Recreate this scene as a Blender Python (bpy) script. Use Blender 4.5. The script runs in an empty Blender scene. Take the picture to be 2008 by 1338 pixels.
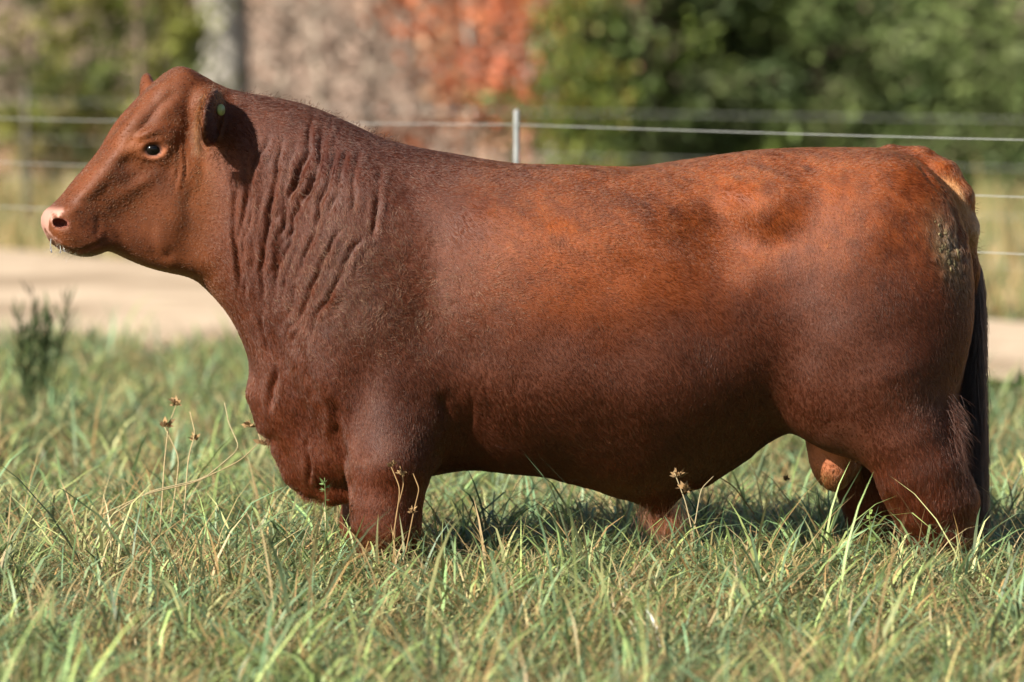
import bpy, math
import numpy as np
from mathutils import Vector

# ------------------------------------------------------------------ camera, world, sun, exposure
SC = bpy.context.scene
COL = SC.collection
S = 0.0015                 # metres per photo pixel at the bull's median plane
D = 15.0                   # camera distance
HC = 1.725                 # camera height
HZ = 90.0                  # horizon row
cam_d = bpy.data.cameras.new('camera')
cam = bpy.data.objects.new('camera', cam_d)
COL.objects.link(cam)
cam.location = (0, -D, HC)
cam.rotation_euler = (math.radians(90) - math.atan((669 - HZ) * S / D), 0, 0)
cam_d.sensor_width = 36.0
cam_d.lens = 36.0 * D / (2008 * S) / math.cos(math.atan((669 - HZ) * S / D))
cam_d.clip_start = 0.5
cam_d.clip_end = 1500
cam_d.dof.use_dof = True
cam_d.dof.focus_distance = D - 0.28
cam_d.dof.aperture_fstop = 2.6
SC.camera = cam

ELEV, AZ = math.radians(33), math.radians(50)      # sun: high on the camera's left
world = bpy.data.worlds.new('World')
SC.world = world
world.use_nodes = True
wn = world.node_tree.nodes
sky = wn.new('ShaderNodeTexSky')
sky.sky_type = 'NISHITA'
sky.sun_disc = False
sky.sun_elevation = ELEV
sky.sun_rotation = math.pi + AZ
sky.air_density = 1.0
sky.dust_density = 1.5
world.node_tree.links.new(sky.outputs[0], wn['Background'].inputs[0])
wn['Background'].inputs[1].default_value = 0.05
sun_d = bpy.data.lights.new('sun', 'SUN')
sun_d.energy = 5.0
sun_d.angle = math.radians(0.5)
sun_d.color = (1.0, 0.93, 0.82)
sun = bpy.data.objects.new('sun', sun_d)
COL.objects.link(sun)
to_sun = Vector((-math.sin(AZ) * math.cos(ELEV), -math.cos(AZ) * math.cos(ELEV), math.sin(ELEV)))
sun.rotation_euler = to_sun.to_track_quat('Z', 'Y').to_euler()
sun.location = to_sun * 30
SC.view_settings.view_transform = 'Standard'
SC.view_settings.look = 'None'
SC.view_settings.gamma = 1.0
SC.view_settings.exposure = 1.3
SC.render.engine = 'CYCLES'
SC.cycles.use_denoising = True
SC.cycles.max_bounces = 6
SC.cycles.diffuse_bounces = 2
SC.cycles.transmission_bounces = 4
SC.cycles.transparent_max_bounces = 6


# ------------------------------------------------------------------ helpers
rng = np.random.default_rng(7)

def P(u, v, y=0.0):
    """photo pixel on the plane y -> world point"""
    k = (D + y) / D
    return np.array([(u - 1004) * S * k, y, HC - (v - HZ) * S * k])

def mesh_from(name, verts, faces, mat=None, parent=None, smooth=True, cols=None):
    """verts Nx3, faces: list of arrays (each MxK)"""
    me = bpy.data.meshes.new(name)
    verts = np.asarray(verts, np.float32)
    if not isinstance(faces, (list, tuple)):
        faces = [faces]
    faces = [np.asarray(f, np.int32) for f in faces if len(f)]
    loops = np.concatenate([f.ravel() for f in faces])
    totals = np.concatenate([np.full(len(f), f.shape[1], np.int32) for f in faces])
    starts = np.concatenate([[0], np.cumsum(totals)[:-1]]).astype(np.int32)
    me.vertices.add(len(verts)); me.vertices.foreach_set('co', verts.ravel())
    me.loops.add(len(loops)); me.loops.foreach_set('vertex_index', loops)
    me.polygons.add(len(totals)); me.polygons.foreach_set('loop_start', starts)
    me.polygons.foreach_set('loop_total', totals)
    if smooth:
        me.polygons.foreach_set('use_smooth', np.ones(len(totals), bool))
    me.update(calc_edges=True)
    if cols is not None:
        a = me.attributes.new('tint', 'FLOAT_COLOR', 'POINT')
        c = np.ones((len(verts), 4), np.float32); c[:, :3] = cols
        a.data.foreach_set('color', c.ravel())
    if mat: me.materials.append(mat)
    o = bpy.data.objects.new(name, me)
    COL.objects.link(o)
    if parent: o.parent = parent
    return o

def tag(o, label=None, cat=None, group=None, kind=None):
    if label: o['label'] = label
    if cat: o['category'] = cat
    if group: o['group'] = group
    if kind: o['kind'] = kind
    return o

def empty(name, loc=(0, 0, 0)):
    o = bpy.data.objects.new(name, None)
    o.location = loc
    o.empty_display_size = 0.1
    COL.objects.link(o)
    return o

def part(name, verts, faces, mat, parent, **k):
    """verts in world space -> child mesh of parent (parent only translated)"""
    v = np.asarray(verts, float) - np.array(parent.location)
    return mesh_from(name, v, faces, mat, parent, **k)

def tube(pts, rad, n=8, caps=True):
    """tube along polyline; returns verts, [quads, tris]"""
    pts = np.asarray(pts, float); m = len(pts)
    rad = np.broadcast_to(np.asarray(rad, float), (m,))
    t = np.gradient(pts, axis=0); t /= np.linalg.norm(t, axis=1, keepdims=True) + 1e-9
    ref = np.array([0, 0, 1.0]) if abs(t[0, 2]) < 0.9 else np.array([1.0, 0, 0])
    a = np.cross(t, ref); a /= np.linalg.norm(a, axis=1, keepdims=True) + 1e-9
    b = np.cross(t, a)
    an = np.linspace(0, 2 * np.pi, n, endpoint=False)
    ring = a[:, None] * np.cos(an)[None, :, None] + b[:, None] * np.sin(an)[None, :, None]
    v = (pts[:, None] + ring * rad[:, None, None]).reshape(-1, 3)
    i = np.arange(m - 1)[:, None] * n; j = np.arange(n)[None]; k = (j + 1) % n
    q = np.stack([i + j, i + k, i + n + k, i + n + j], -1).reshape(-1, 4)
    tris = np.zeros((0, 3), int)
    if caps:
        v = np.vstack([v, pts[0], pts[-1]])
        c0, c1 = m * n, m * n + 1; j = np.arange(n); k = (j + 1) % n
        tris = np.vstack([np.stack([np.full(n, c0), k, j], 1),
                          np.stack([np.full(n, c1), (m - 1) * n + j, (m - 1) * n + k], 1)])
    return v, [q, tris]

def merge(parts):
    """[(verts, faces-list, cols?)...] -> one"""
    V, Q, T, C, off = [], [], [], [], 0
    for p in parts:
        v, f = p[0], p[1]
        for g in f:
            if len(g) == 0: continue
            (Q if g.shape[1] == 4 else T).append(g + off)
        if len(p) > 2: C.append(np.broadcast_to(p[2], (len(v), 3)))
        V.append(v); off += len(v)
    F = []
    if Q: F.append(np.vstack(Q))
    if T: F.append(np.vstack(T))
    return np.vstack(V), F, (np.vstack(C) if C else None)

class Noise:
    """cheap smooth noise: sum of random plane waves"""
    def __init__(self, seed, scale, octaves=3, dim=3, waves=9):
        r = np.random.default_rng(seed); self.w = []
        for o in range(octaves):
            k = r.normal(size=(waves, dim)); k /= np.linalg.norm(k, axis=1, keepdims=True)
            k *= (2 ** o) * 2 * np.pi / scale * r.uniform(0.6, 1.3, (waves, 1))
            self.w.append((k.astype(np.float32), r.uniform(0, 6.28, waves).astype(np.float32), 0.55 ** o))
    def __call__(self, p):
        p = np.asarray(p, np.float32); out = 0; tot = 0
        for k, ph, a in self.w:
            out = out + a * np.sin(p @ k.T + ph).sum(-1) / math.sqrt(len(ph) / 2.0); tot += a
        return out / tot

def smooth01(x, a, b):
    t = np.clip((x - a) / (b - a), 0, 1)
    return t * t * (3 - 2 * t)

def gauss(u, v, cu, cv, su, sv, rot=0.0):
    du, dv = u - cu, v - cv
    if rot:
        c, s = math.cos(rot), math.sin(rot)
        du, dv = du * c + dv * s, -du * s + dv * c
    return np.exp(-(du / su) ** 2 - (dv / sv) ** 2)

def nodes_mat(name):
    m = bpy.data.materials.new(name); m.use_nodes = True
    nt = m.node_tree
    return m, nt, nt.nodes['Principled BSDF'], nt.nodes['Material Output']

def tint_mat(name, rough=0.7, spec=0.3, trans=0.0, var=0.0):
    """material that reads the per-vertex pigment 'tint'"""
    m, nt, b, out = nodes_mat(name)
    at = nt.nodes.new('ShaderNodeAttribute'); at.attribute_name = 'tint'
    src = at.outputs['Color']
    if var:
        nz = nt.nodes.new('ShaderNodeTexNoise'); nz.inputs['Scale'].default_value = 40
        tc = nt.nodes.new('ShaderNodeTexCoord'); nt.links.new(tc.outputs['Object'], nz.inputs['Vector'])
        mp = nt.nodes.new('ShaderNodeMapRange'); mp.inputs['To Min'].default_value = 1 - var; mp.inputs['To Max'].default_value = 1 + var
        nt.links.new(nz.outputs['Fac'], mp.inputs['Value'])
        mx = nt.nodes.new('ShaderNodeVectorMath'); mx.operation = 'SCALE'
        nt.links.new(src, mx.inputs[0]); nt.links.new(mp.outputs[0], mx.inputs['Scale'])
        src = mx.outputs[0]
    nt.links.new(src, b.inputs['Base Color'])
    b.inputs['Roughness'].default_value = rough
    b.inputs['Specular IOR Level'].default_value = spec
    if trans:
        tr = nt.nodes.new('ShaderNodeBsdfTranslucent')
        nt.links.new(src, tr.inputs['Color'])
        mix = nt.nodes.new('ShaderNodeMixShader'); mix.inputs[0].default_value = trans
        nt.links.new(b.outputs[0], mix.inputs[1]); nt.links.new(tr.outputs[0], mix.inputs[2])
        nt.links.new(mix.outputs[0], out.inputs['Surface'])
    return m

def noise_mat(name, ca, cb, scale, rough=0.9, bump=0.3, detail=8, cc=None, scale2=None):
    m, nt, b, out = nodes_mat(name)
    tc = nt.nodes.new('ShaderNodeTexCoord')
    nz = nt.nodes.new('ShaderNodeTexNoise'); nz.inputs['Scale'].default_value = scale; nz.inputs['Detail'].default_value = detail
    nt.links.new(tc.outputs['Object'], nz.inputs['Vector'])
    rp = nt.nodes.new('ShaderNodeValToRGB')
    rp.color_ramp.elements[0].position = 0.32; rp.color_ramp.elements[0].color = (*ca, 1)
    rp.color_ramp.elements[1].position = 0.68; rp.color_ramp.elements[1].color = (*cb, 1)
    nt.links.new(nz.outputs['Fac'], rp.inputs[0])
    src = rp.outputs[0]
    if cc:
        n2 = nt.nodes.new('ShaderNodeTexNoise'); n2.inputs['Scale'].default_value = scale2; n2.inputs['Detail'].default_value = 4
        nt.links.new(tc.outputs['Object'], n2.inputs['Vector'])
        r2 = nt.nodes.new('ShaderNodeValToRGB'); r2.color_ramp.elements[0].position = 0.48; r2.color_ramp.elements[1].position = 0.62
        nt.links.new(n2.outputs['Fac'], r2.inputs[0])
        mx = nt.nodes.new('ShaderNodeMix'); mx.data_type = 'RGBA'
        nt.links.new(r2.outputs[0], mx.inputs[0]); nt.links.new(src, mx.inputs[6]); mx.inputs[7].default_value = (*cc, 1)
        src = mx.outputs[2]
    nt.links.new(src, b.inputs['Base Color'])
    b.inputs['Roughness'].default_value = rough
    b.inputs['Specular IOR Level'].default_value = 0.2
    bp = nt.nodes.new('ShaderNodeBump'); bp.inputs['Strength'].default_value = bump; bp.inputs['Distance'].default_value = 0.02
    nt.links.new(nz.outputs['Fac'], bp.inputs['Height']); nt.links.new(bp.outputs[0], b.inputs['Normal'])
    return m

# ------------------------------------------------------------------ ground, lane, slope
def at(u, d, z=0.0):
    """world point that shows in column u at camera distance d"""
    return np.array([(u - 1004) * S * d / D, d - D, z])

gm = noise_mat('meadow_soil', (.055, .045, .022), (.16, .135, .07), 9, .95, .5, 8, (.075, .095, .03), 1.3)
gx_ = np.concatenate([np.linspace(-600, -12, 8), np.linspace(-9, 9, 37), np.linspace(12, 600, 8)])
gy_ = np.concatenate([np.linspace(-40, -6, 5), np.linspace(-5, 40, 91), np.linspace(45, 1100, 8)])
GX, GY = np.meshgrid(gx_, gy_, indexing='ij')
gnz = Noise(51, 3.0, 2, 2)
def ground_z(x, y):
    x = np.asarray(x, float); y = np.asarray(y, float)
    q = np.stack([x, y], -1)
    return .02 * gnz(q) * smooth01(np.hypot(x, y), 1.5, 4) * (1 - smooth01(y, 6, 9)) - .03 * smooth01(np.hypot(x, y), 1.5, 4) * (1 - smooth01(y, 6, 9))
nx_, ny_ = GX.shape
ii_, jj_ = np.meshgrid(np.arange(nx_ - 1), np.arange(ny_ - 1), indexing='ij')
gq = np.stack([ii_ * ny_ + jj_, (ii_ + 1) * ny_ + jj_, (ii_ + 1) * ny_ + jj_ + 1, ii_ * ny_ + jj_ + 1], -1).reshape(-1, 4)
tag(mesh_from('ground', np.stack([GX, GY, ground_z(GX, GY)], -1).reshape(-1, 3), [gq], gm), kind='structure')

# dirt lane: between a near edge and a far edge that fan out to the left
lane_mat = noise_mat('pale_dirt', (.36, .270, .185), (.49, .385, .275), 3.5, .95, .4, 10, (.27, .20, .13), .45)
NE0, NE1 = at(0, 29.2), at(2008, 24.2)
FE0, FE1 = at(0, 43.0), at(2008, 31.5)
lt = np.linspace(-4, 5, 150)
ln_ = Noise(52, 2.2, 3, 1)
def lane_edges(t):
    a = NE0 + np.outer(t, NE1 - NE0); b = FE0 + np.outer(t, FE1 - FE0)
    w = .35 * ln_(t[:, None] * 7)
    a[:, 1] += w; b[:, 1] += .5 * ln_(t[:, None] * 7 + 40)
    return a, b
la, lb = lane_edges(lt)
rows = [la + (lb - la) * f for f in np.linspace(0, 1, 9)]
lv = np.stack(rows, 1).reshape(-1, 3)
lv[:, 2] = .006 + .015 * np.tile(np.sin(np.linspace(0, np.pi, 9)), len(lt))
i_, j_ = np.meshgrid(np.arange(len(lt) - 1), np.arange(8), indexing='ij')
lq = np.stack([i_ * 9 + j_, (i_ + 1) * 9 + j_, (i_ + 1) * 9 + j_ + 1, i_ * 9 + j_ + 1], -1).reshape(-1, 4)
tag(mesh_from('dirt_lane', lv, [lq], lane_mat), kind='structure')

# wooded slope behind the trees, covered in leaf litter
hill_mat = noise_mat('leaf_litter', (.13, .090, .066), (.34, .24, .18), .9, .95, .6, 10, (.27, .14, .075), .25)
hx = np.linspace(-260, 260, 90); hy = np.concatenate([np.linspace(48, 80, 30), np.linspace(84, 420, 20)])
HXg, HYg = np.meshgrid(hx, hy, indexing='ij')
hz = np.interp(HYg, [48, 54, 62, 80, 150, 420], [-.3, .2, 2.6, 8, 24, 50]) + .5 * Noise(53, 9, 2, 2)(np.stack([HXg, HYg], -1)) * smooth01(HYg, 50, 60)
i_, j_ = np.meshgrid(np.arange(len(hx) - 1), np.arange(len(hy) - 1), indexing='ij'); m_ = len(hy)
hq = np.stack([i_ * m_ + j_, (i_ + 1) * m_ + j_, (i_ + 1) * m_ + j_ + 1, i_ * m_ + j_ + 1], -1).reshape(-1, 4)
tag(mesh_from('hill', np.stack([HXg, HYg, hz], -1).reshape(-1, 3), [hq], hill_mat), kind='structure')
def hill_z(y):
    return float(max(0, np.interp(y, [48, 54, 62, 80, 150, 420], [-.3, .2, 2.6, 8, 24, 50])))

# ------------------------------------------------------------------ trees
leaf_mat = tint_mat('leaf', .55, .3, .30)
needle_mat = tint_mat('needle', .6, .25, .18)
bark_grey = noise_mat('bark_grey', (.22, .20, .17), (.44, .41, .36), 3, .95, .8)
bark_brown = noise_mat('bark_brown', (.05, .038, .028), (.16, .12, .085), 7, .95, .8)
twig_mat = noise_mat('twig_tan', (.36, .29, .23), (.58, .49, .40), 4, .9, .3)

def leaf_cards(c, nrm_jit, size, aspect, dirs, r):
    """lens-shaped folded leaves (4 verts, 2 tris) at c, pointing along dirs"""
    n = len(c)
    d = dirs + r.normal(0, nrm_jit, (n, 3)); d /= np.linalg.norm(d, axis=1, keepdims=True) + 1e-9
    s = np.cross(d, r.normal(size=(n, 3))); s /= np.linalg.norm(s, axis=1, keepdims=True) + 1e-9
    up = np.cross(s, d)
    L = (size * r.uniform(.6, 1.4, n))[:, None]; W = L * aspect
    v = np.stack([c, c + d * L * .5 + s * W - up * W * .2, c + d * L, c + d * L * .5 - s * W - up * W * .2], 1).reshape(-1, 3)
    k = np.arange(n)[:, None] * 4
    return v, np.vstack([k + np.array([[0, 1, 2]]), k + np.array([[0, 2, 3]])])

def limb(p0, d0, L, r0, r, k=7, wob=.12, up=.0):
    p = [np.array(p0, float)]; d = np.array(d0, float); d /= np.linalg.norm(d)
    for i in range(k - 1):
        d = d + r.normal(0, wob, 3) + np.array([0, 0, up]); d /= np.linalg.norm(d)
        p.append(p[-1] + d * L / (k - 1))
    return np.array(p), np.linspace(r0, r0 * .25, k)

def make_tree(name, u, d, label, cat, group, kind, seed, H=7.0, spread=1.5, cols=None, leaves=7000, trunk_r=.10, bark=None, low=.15, lsize=.10, twigs=0, lean=0):
    r = np.random.default_rng(seed)
    base = at(u, d); base[2] = hill_z(base[1]) - .1
    root = empty(name, base); tag(root, label, cat, group)
    wood = []
    tp, tr = limb(base, (lean, 0, 1), H, trunk_r, r, 10, .04 if trunk_r < .2 else .006)
    wood.append(tube(tp, tr, 10))
    LC, LD, LT = [], [], []
    nb = {'cone': 150, 'round': 60, 'bare': 60, 'sparse': 34, 'tuft': 46}[kind]
    for i in range(nb):
        f = low + (1 - low) * (i + r.random()) / nb
        if kind in ('cone', 'tuft'): f = low / 2 + (1 - low) * ((i + r.random()) / nb) ** 1.5
        p0 = np.array([np.interp(f * 9, np.arange(10), tp[:, c]) for c in range(3)])
        az = r.uniform(0, 6.28)
        if kind == 'cone':
            L = spread * (1 - f) ** .75 * r.uniform(.55, 1.15) + .15; dv = np.array([math.cos(az), math.sin(az), r.uniform(-.12, .35)]); upk = .04
        elif kind == 'tuft':
            L = spread * (1.05 - f) * r.uniform(.5, 1.2) + .2; dv = np.array([math.cos(az), math.sin(az), r.uniform(.0, .5)]); upk = .09
        else:
            L = spread * (.55 + .9 * math.sin(math.pi * min(1, f + .12))) * r.uniform(.5, 1.1); dv = np.array([math.cos(az), math.sin(az), r.uniform(.1, 1.0)]); upk = .05
        lp, lr = limb(p0, dv, L, max(.012, trunk_r * .32 * (1 - f * .7)), r, 6, .14, upk)
        wood.append(tube(lp, lr, 5))
        if twigs:
            for _ in range(twigs):
                t = r.uniform(.15, 1); q = np.array([np.interp(t * 5, np.arange(6), lp[:, c]) for c in range(3)])
                tv = (lp[-1] - lp[0]) / L + r.normal(0, .6, 3) + np.array([0, 0, .2])
                a, b = limb(q, tv, L * r.uniform(.25, .6), .011, r, 4, .2); wood.append(tube(a, b, 3, False))
        if leaves:
            m = int(leaves * L / (nb * spread * .75)) + 4
            t = r.beta(2.2, 1.0, m) if kind != 'cone' else r.beta(1.6, 1.0, m)
            q = np.stack([np.interp(t * 5, np.arange(6), lp[:, c]) for c in range(3)], 1)
            sg = {'cone': .12, 'tuft': .10, 'round': .22, 'sparse': .26, 'bare': .2}[kind] * (0.5 + spread * .35)
            q = q + r.normal(0, sg, (m, 3)) * np.array([1, 1, .75])
            LC.append(q); LD.append(np.tile((lp[-1] - lp[0]) / L, (m, 1)) + np.array([0, 0, .15 if kind != 'cone' else -.1]))
            ti = r.integers(0, len(cols)); base_c = np.array(cols[ti]) * r.uniform(.75, 1.25)
            LT.append(base_c * r.lognormal(0, .22, (m, 1)))
    wv, wf, _ = merge(wood)
    part('trunk', wv, wf, bark or bark_brown, root)
    if leaves:
        c = np.vstack(LC); ok = c[:, 2] > base[2] + .12; c = c[ok]
        v, f = leaf_cards(c, .55, lsize, .13 if kind in ('cone', 'tuft') else .36, np.vstack(LD)[ok], r)
        part('crown', v, [f], needle_mat if kind in ('cone', 'tuft') else leaf_mat, root, smooth=False, cols=np.repeat(np.clip(np.vstack(LT)[ok], .003, .9), 4, 0))
    return root

CEDAR = [(.095, .138, .042), (.120, .160, .052), (.070, .105, .036), (.135, .172, .058), (.105, .130, .050)]
YEL = [(.16, .19, .035), (.11, .15, .03), (.22, .20, .04), (.09, .13, .035)]
ORA = [(.50, .165, .075), (.55, .20, .09), (.44, .18, .10), (.38, .12, .06), (.42, .24, .14)]
PINE = [(.15, .165, .030), (.11, .135, .028), (.19, .19, .04), (.07, .085, .025), (.20, .17, .07)]
G1, G2 = 'evergreen trees beyond the lane', 'autumn saplings beyond the lane'
ced = [(1275, 55, 'cedar next to the orange saplings, lightest green of the evergreens'), (1430, 57, 'dense green cedar above the middle of the bull\'s back'),
       (1605, 55.5, 'dense green cedar above the bull\'s rump'), (1800, 57.5, 'dark green cedar above the bull\'s tail'), (1995, 55, 'dark green cedar cut by the right edge of the photo')]
for i, (u, d, lb_) in enumerate(ced):
    make_tree('cedar_tree', u, d, lb_, 'tree', G1, 'cone', 100 + i, 7.5, 1.75, CEDAR if i else CEDAR + YEL[1:2], 19000, .12, low=.05, lsize=.15)
back = [(1360, 61.5, 'first gap right of the yellow shrub'), (1545, 62.5, 'gap above the middle of the bull\'s back'), (1740, 61.5, 'gap above the bull\'s rump'), (1945, 62.5, 'gap nearest the right edge of the photo')]
for i, (u, d, w_) in enumerate(back):
    make_tree('cedar_tree', u, d, 'shadowed back row cedar in the ' + w_, 'tree', 'cedars of the back row', 'cone', 120 + i, 8.5, 1.9, [(.085, .120, .042), (.10, .135, .05)], 9000, .13, low=.03, lsize=.18)
make_tree('yellow_shrub', 1150, 53, 'yellow green shrub between the orange saplings and the cedars', 'shrub', None, 'round', 131, 2.6, .50, YEL, 1900, .04, low=.05, lsize=.09)
ora = [(925, 56, 'orange leaved sapling nearest to the bare tan brush'), (1008, 57.0, 'tall orange leaved sapling in the middle of the three'), (1085, 55.0, 'orange leaved sapling behind the white fence post')]
for i, (u, d, lb_) in enumerate(ora):
    make_tree('orange_sapling', u, d, lb_, 'tree', G2, 'sparse', 140 + i, 4.6, .75, ORA, 1800, .05, bark_grey, .12, .12, 3)
bar = [(540, 57, 'bare tan brush beside the big grey trunk'), (640, 60, 'bare tan brush behind the bull\'s neck crest'), (735, 57.5, 'bare tan brush over the bull\'s withers'), (820, 61, 'bare tan brush behind the orange saplings')]
for i, (u, d, lb_) in enumerate(bar):
    make_tree('bare_brush', u, d, lb_, 'shrub', 'leafless brush beyond the lane', 'bare', 150 + i, 4.2, 1.15, [(.36, .25, .19), (.28, .19, .14)], 420, .04, twig_mat, .04, .10, 3)
make_tree('bare_tree', 440, 55.5, 'big grey tree trunk rising behind the bull\'s head', 'tree', None, 'bare', 160, 11, 3.0, None, 0, .35, bark_grey, .30, .1, 6, .0)
pin = [(40, 54, 'yellow green pine at the left edge of the photo'), (205, 56.5, 'young pine straight above the bull\'s nose'), (288, 53.5, 'bright yellow green pine behind the bull\'s poll')]
for i, (u, d, lb_) in enumerate(pin):
    make_tree('young_pine', u, d, lb_, 'tree', 'young pines beyond the lane', 'tuft', 170 + i, 4.5, 1.15, PINE, 3300, .06, bark_brown, .03, .17, 2)
for i, (u, d, w_) in enumerate([(-60, 60, 'at the left edge of the photo'), (120, 61, 'above the bull\'s nose'), (280, 60.5, 'above the bull\'s forehead')]):
    make_tree('bare_brush', u, d, 'thin grey brush behind the young pines ' + w_, 'shrub', 'grey brush behind the young pines', 'bare', 180 + i, 4.2, 1.2, [(.10, .11, .035)], 900, .06, twig_mat, .04, .12, 7)

# ------------------------------------------------------------------ fences
def metal(name, c, rough):
    m, nt, b, _ = nodes_mat(name); b.inputs['Base Color'].default_value = (*c, 1); b.inputs['Roughness'].default_value = rough
    b.inputs['Metallic'].default_value = .6
    nz = nt.nodes.new('ShaderNodeTexNoise'); nz.inputs['Scale'].default_value = 30
    mp = nt.nodes.new('ShaderNodeMapRange'); mp.inputs['To Min'].default_value = rough - .1; mp.inputs['To Max'].default_value = rough + .2
    nt.links.new(nz.outputs['Fac'], mp.inputs['Value']); nt.links.new(mp.outputs[0], b.inputs['Roughness'])
    return m
wire_mat = metal('galvanised_wire', (.45, .46, .45), .5)
post_mat = noise_mat('white_fibreglass_post', (.17, .18, .178), (.25, .26, .255), 20, .6, .1)
old_post_mat = noise_mat('weathered_post', (.055, .05, .045), (.13, .115, .10), 15, .9, .5)

def fence(name, label, p0, dirv, posts, heights, post_h, post_r, wire_r, pm, sides):
    root = empty(name, p0); tag(root, label, 'fence')
    dirv = np.array(dirv, float)
    for i, s_ in enumerate(posts):
        b = p0 + dirv * s_
        z0, z1 = -.3, post_h
        v, f = tube([b + [0, 0, z0], b + [0, 0, z1 - .012], b + [0, 0, z1]], [post_r, post_r, post_r * .8], sides)
        part('post', v, f, pm, root)
    off = np.array([dirv[1], -dirv[0], 0]) * (post_r + wire_r)          # camera side of the posts
    for h in heights:
        pp = []
        for a, b in zip(posts[:-1], posts[1:]):
            for t in np.linspace(0, 1, 9)[:-1]:
                s_ = a + (b - a) * t
                pp.append(p0 + dirv * s_ + off + [0, 0, h - .018 * math.sin(math.pi * t)])
        pp.append(p0 + dirv * posts[-1] + off + [0, 0, h])
        v, f = tube(pp, wire_r, 6)
        part('wire', v, f, wire_mat, root)
    return root
L0, R0 = at(0, 21.9), at(2008, 16.9)
dv = (R0 - L0) / np.linalg.norm(R0 - L0)
# where the fence crosses the column of the visible post
tt_ = min(np.linspace(0, 1, 400), key=lambda t: abs((L0 + (R0 - L0) * t)[0] - (1012 - 1004) * S * ((L0 + (R0 - L0) * t)[1] + D) / D))
fence('wire_fence', 'silver wire fence with a white post just behind the bull', L0 + (R0 - L0) * tt_, dv, [-6.2, 0, 6.2], [1.43 - .189 * i for i in range(3)], 1.485, .0115, .0014, post_mat, 8)
L1, R1 = at(0, 47.0), at(2008, 35.5)
dv1 = (R1 - L1) / np.linalg.norm(R1 - L1)
q = L1 + (R1 - L1) * .035
fence('wire_fence', 'faint far wire fence on dark posts across the dirt lane', q, dv1, [-17, 0, 17], [1.22, .88, .54, .2], 1.36, .022, .0020, old_post_mat, 8)
# ------------------------------------------------------------------ the bull: implicit solid -> one mesh
TH = math.radians(20)                        # the head is turned a little to the camera
HX0 = (400 - 1004) * S
CT, ST = math.cos(TH), math.sin(TH)

def chaikin(p, it=2):
    p = np.asarray(p, float)
    for _ in range(it):
        q = np.roll(p, -1, 0)
        p = np.stack([0.75 * p + 0.25 * q, 0.25 * p + 0.75 * q], 1).reshape(-1, 2)
    return p

def poly_dist(px, pz, poly):
    """signed distance to polygon, positive inside (float32 arrays)"""
    px = px.astype(np.float32); pz = pz.astype(np.float32)
    best = np.full(px.shape, 1e9, np.float32); inside = np.zeros(px.shape, bool)
    n = len(poly)
    for i in range(n):
        ax, az = poly[i]; bx, bz = poly[(i + 1) % n]
        ex, ez = bx - ax, bz - az
        wx, wz = px - ax, pz - az
        t = np.clip((wx * ex + wz * ez) / (ex * ex + ez * ez + 1e-12), 0, 1)
        dx, dz = wx - ex * t, wz - ez * t
        np.minimum(best, dx * dx + dz * dz, out=best)
        c = ((az > pz) != (bz > pz)) & (px < (bx - ax) * (pz - az) / (bz - az + 1e-12) + ax)
        inside ^= c
    d = np.sqrt(best)
    return np.where(inside, d, -d)

def blur2(a, n):
    for _ in range(n):
        p = np.pad(a, 1, mode='edge')
        a = (p[:-2, 1:-1] + p[2:, 1:-1] + p[1:-1, :-2] + p[1:-1, 2:] + 2 * p[1:-1, 1:-1]) / 6
    return a

def to_uv(X, Z):
    return 1004 + X / S, HZ + (HC - Z) / S

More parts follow.
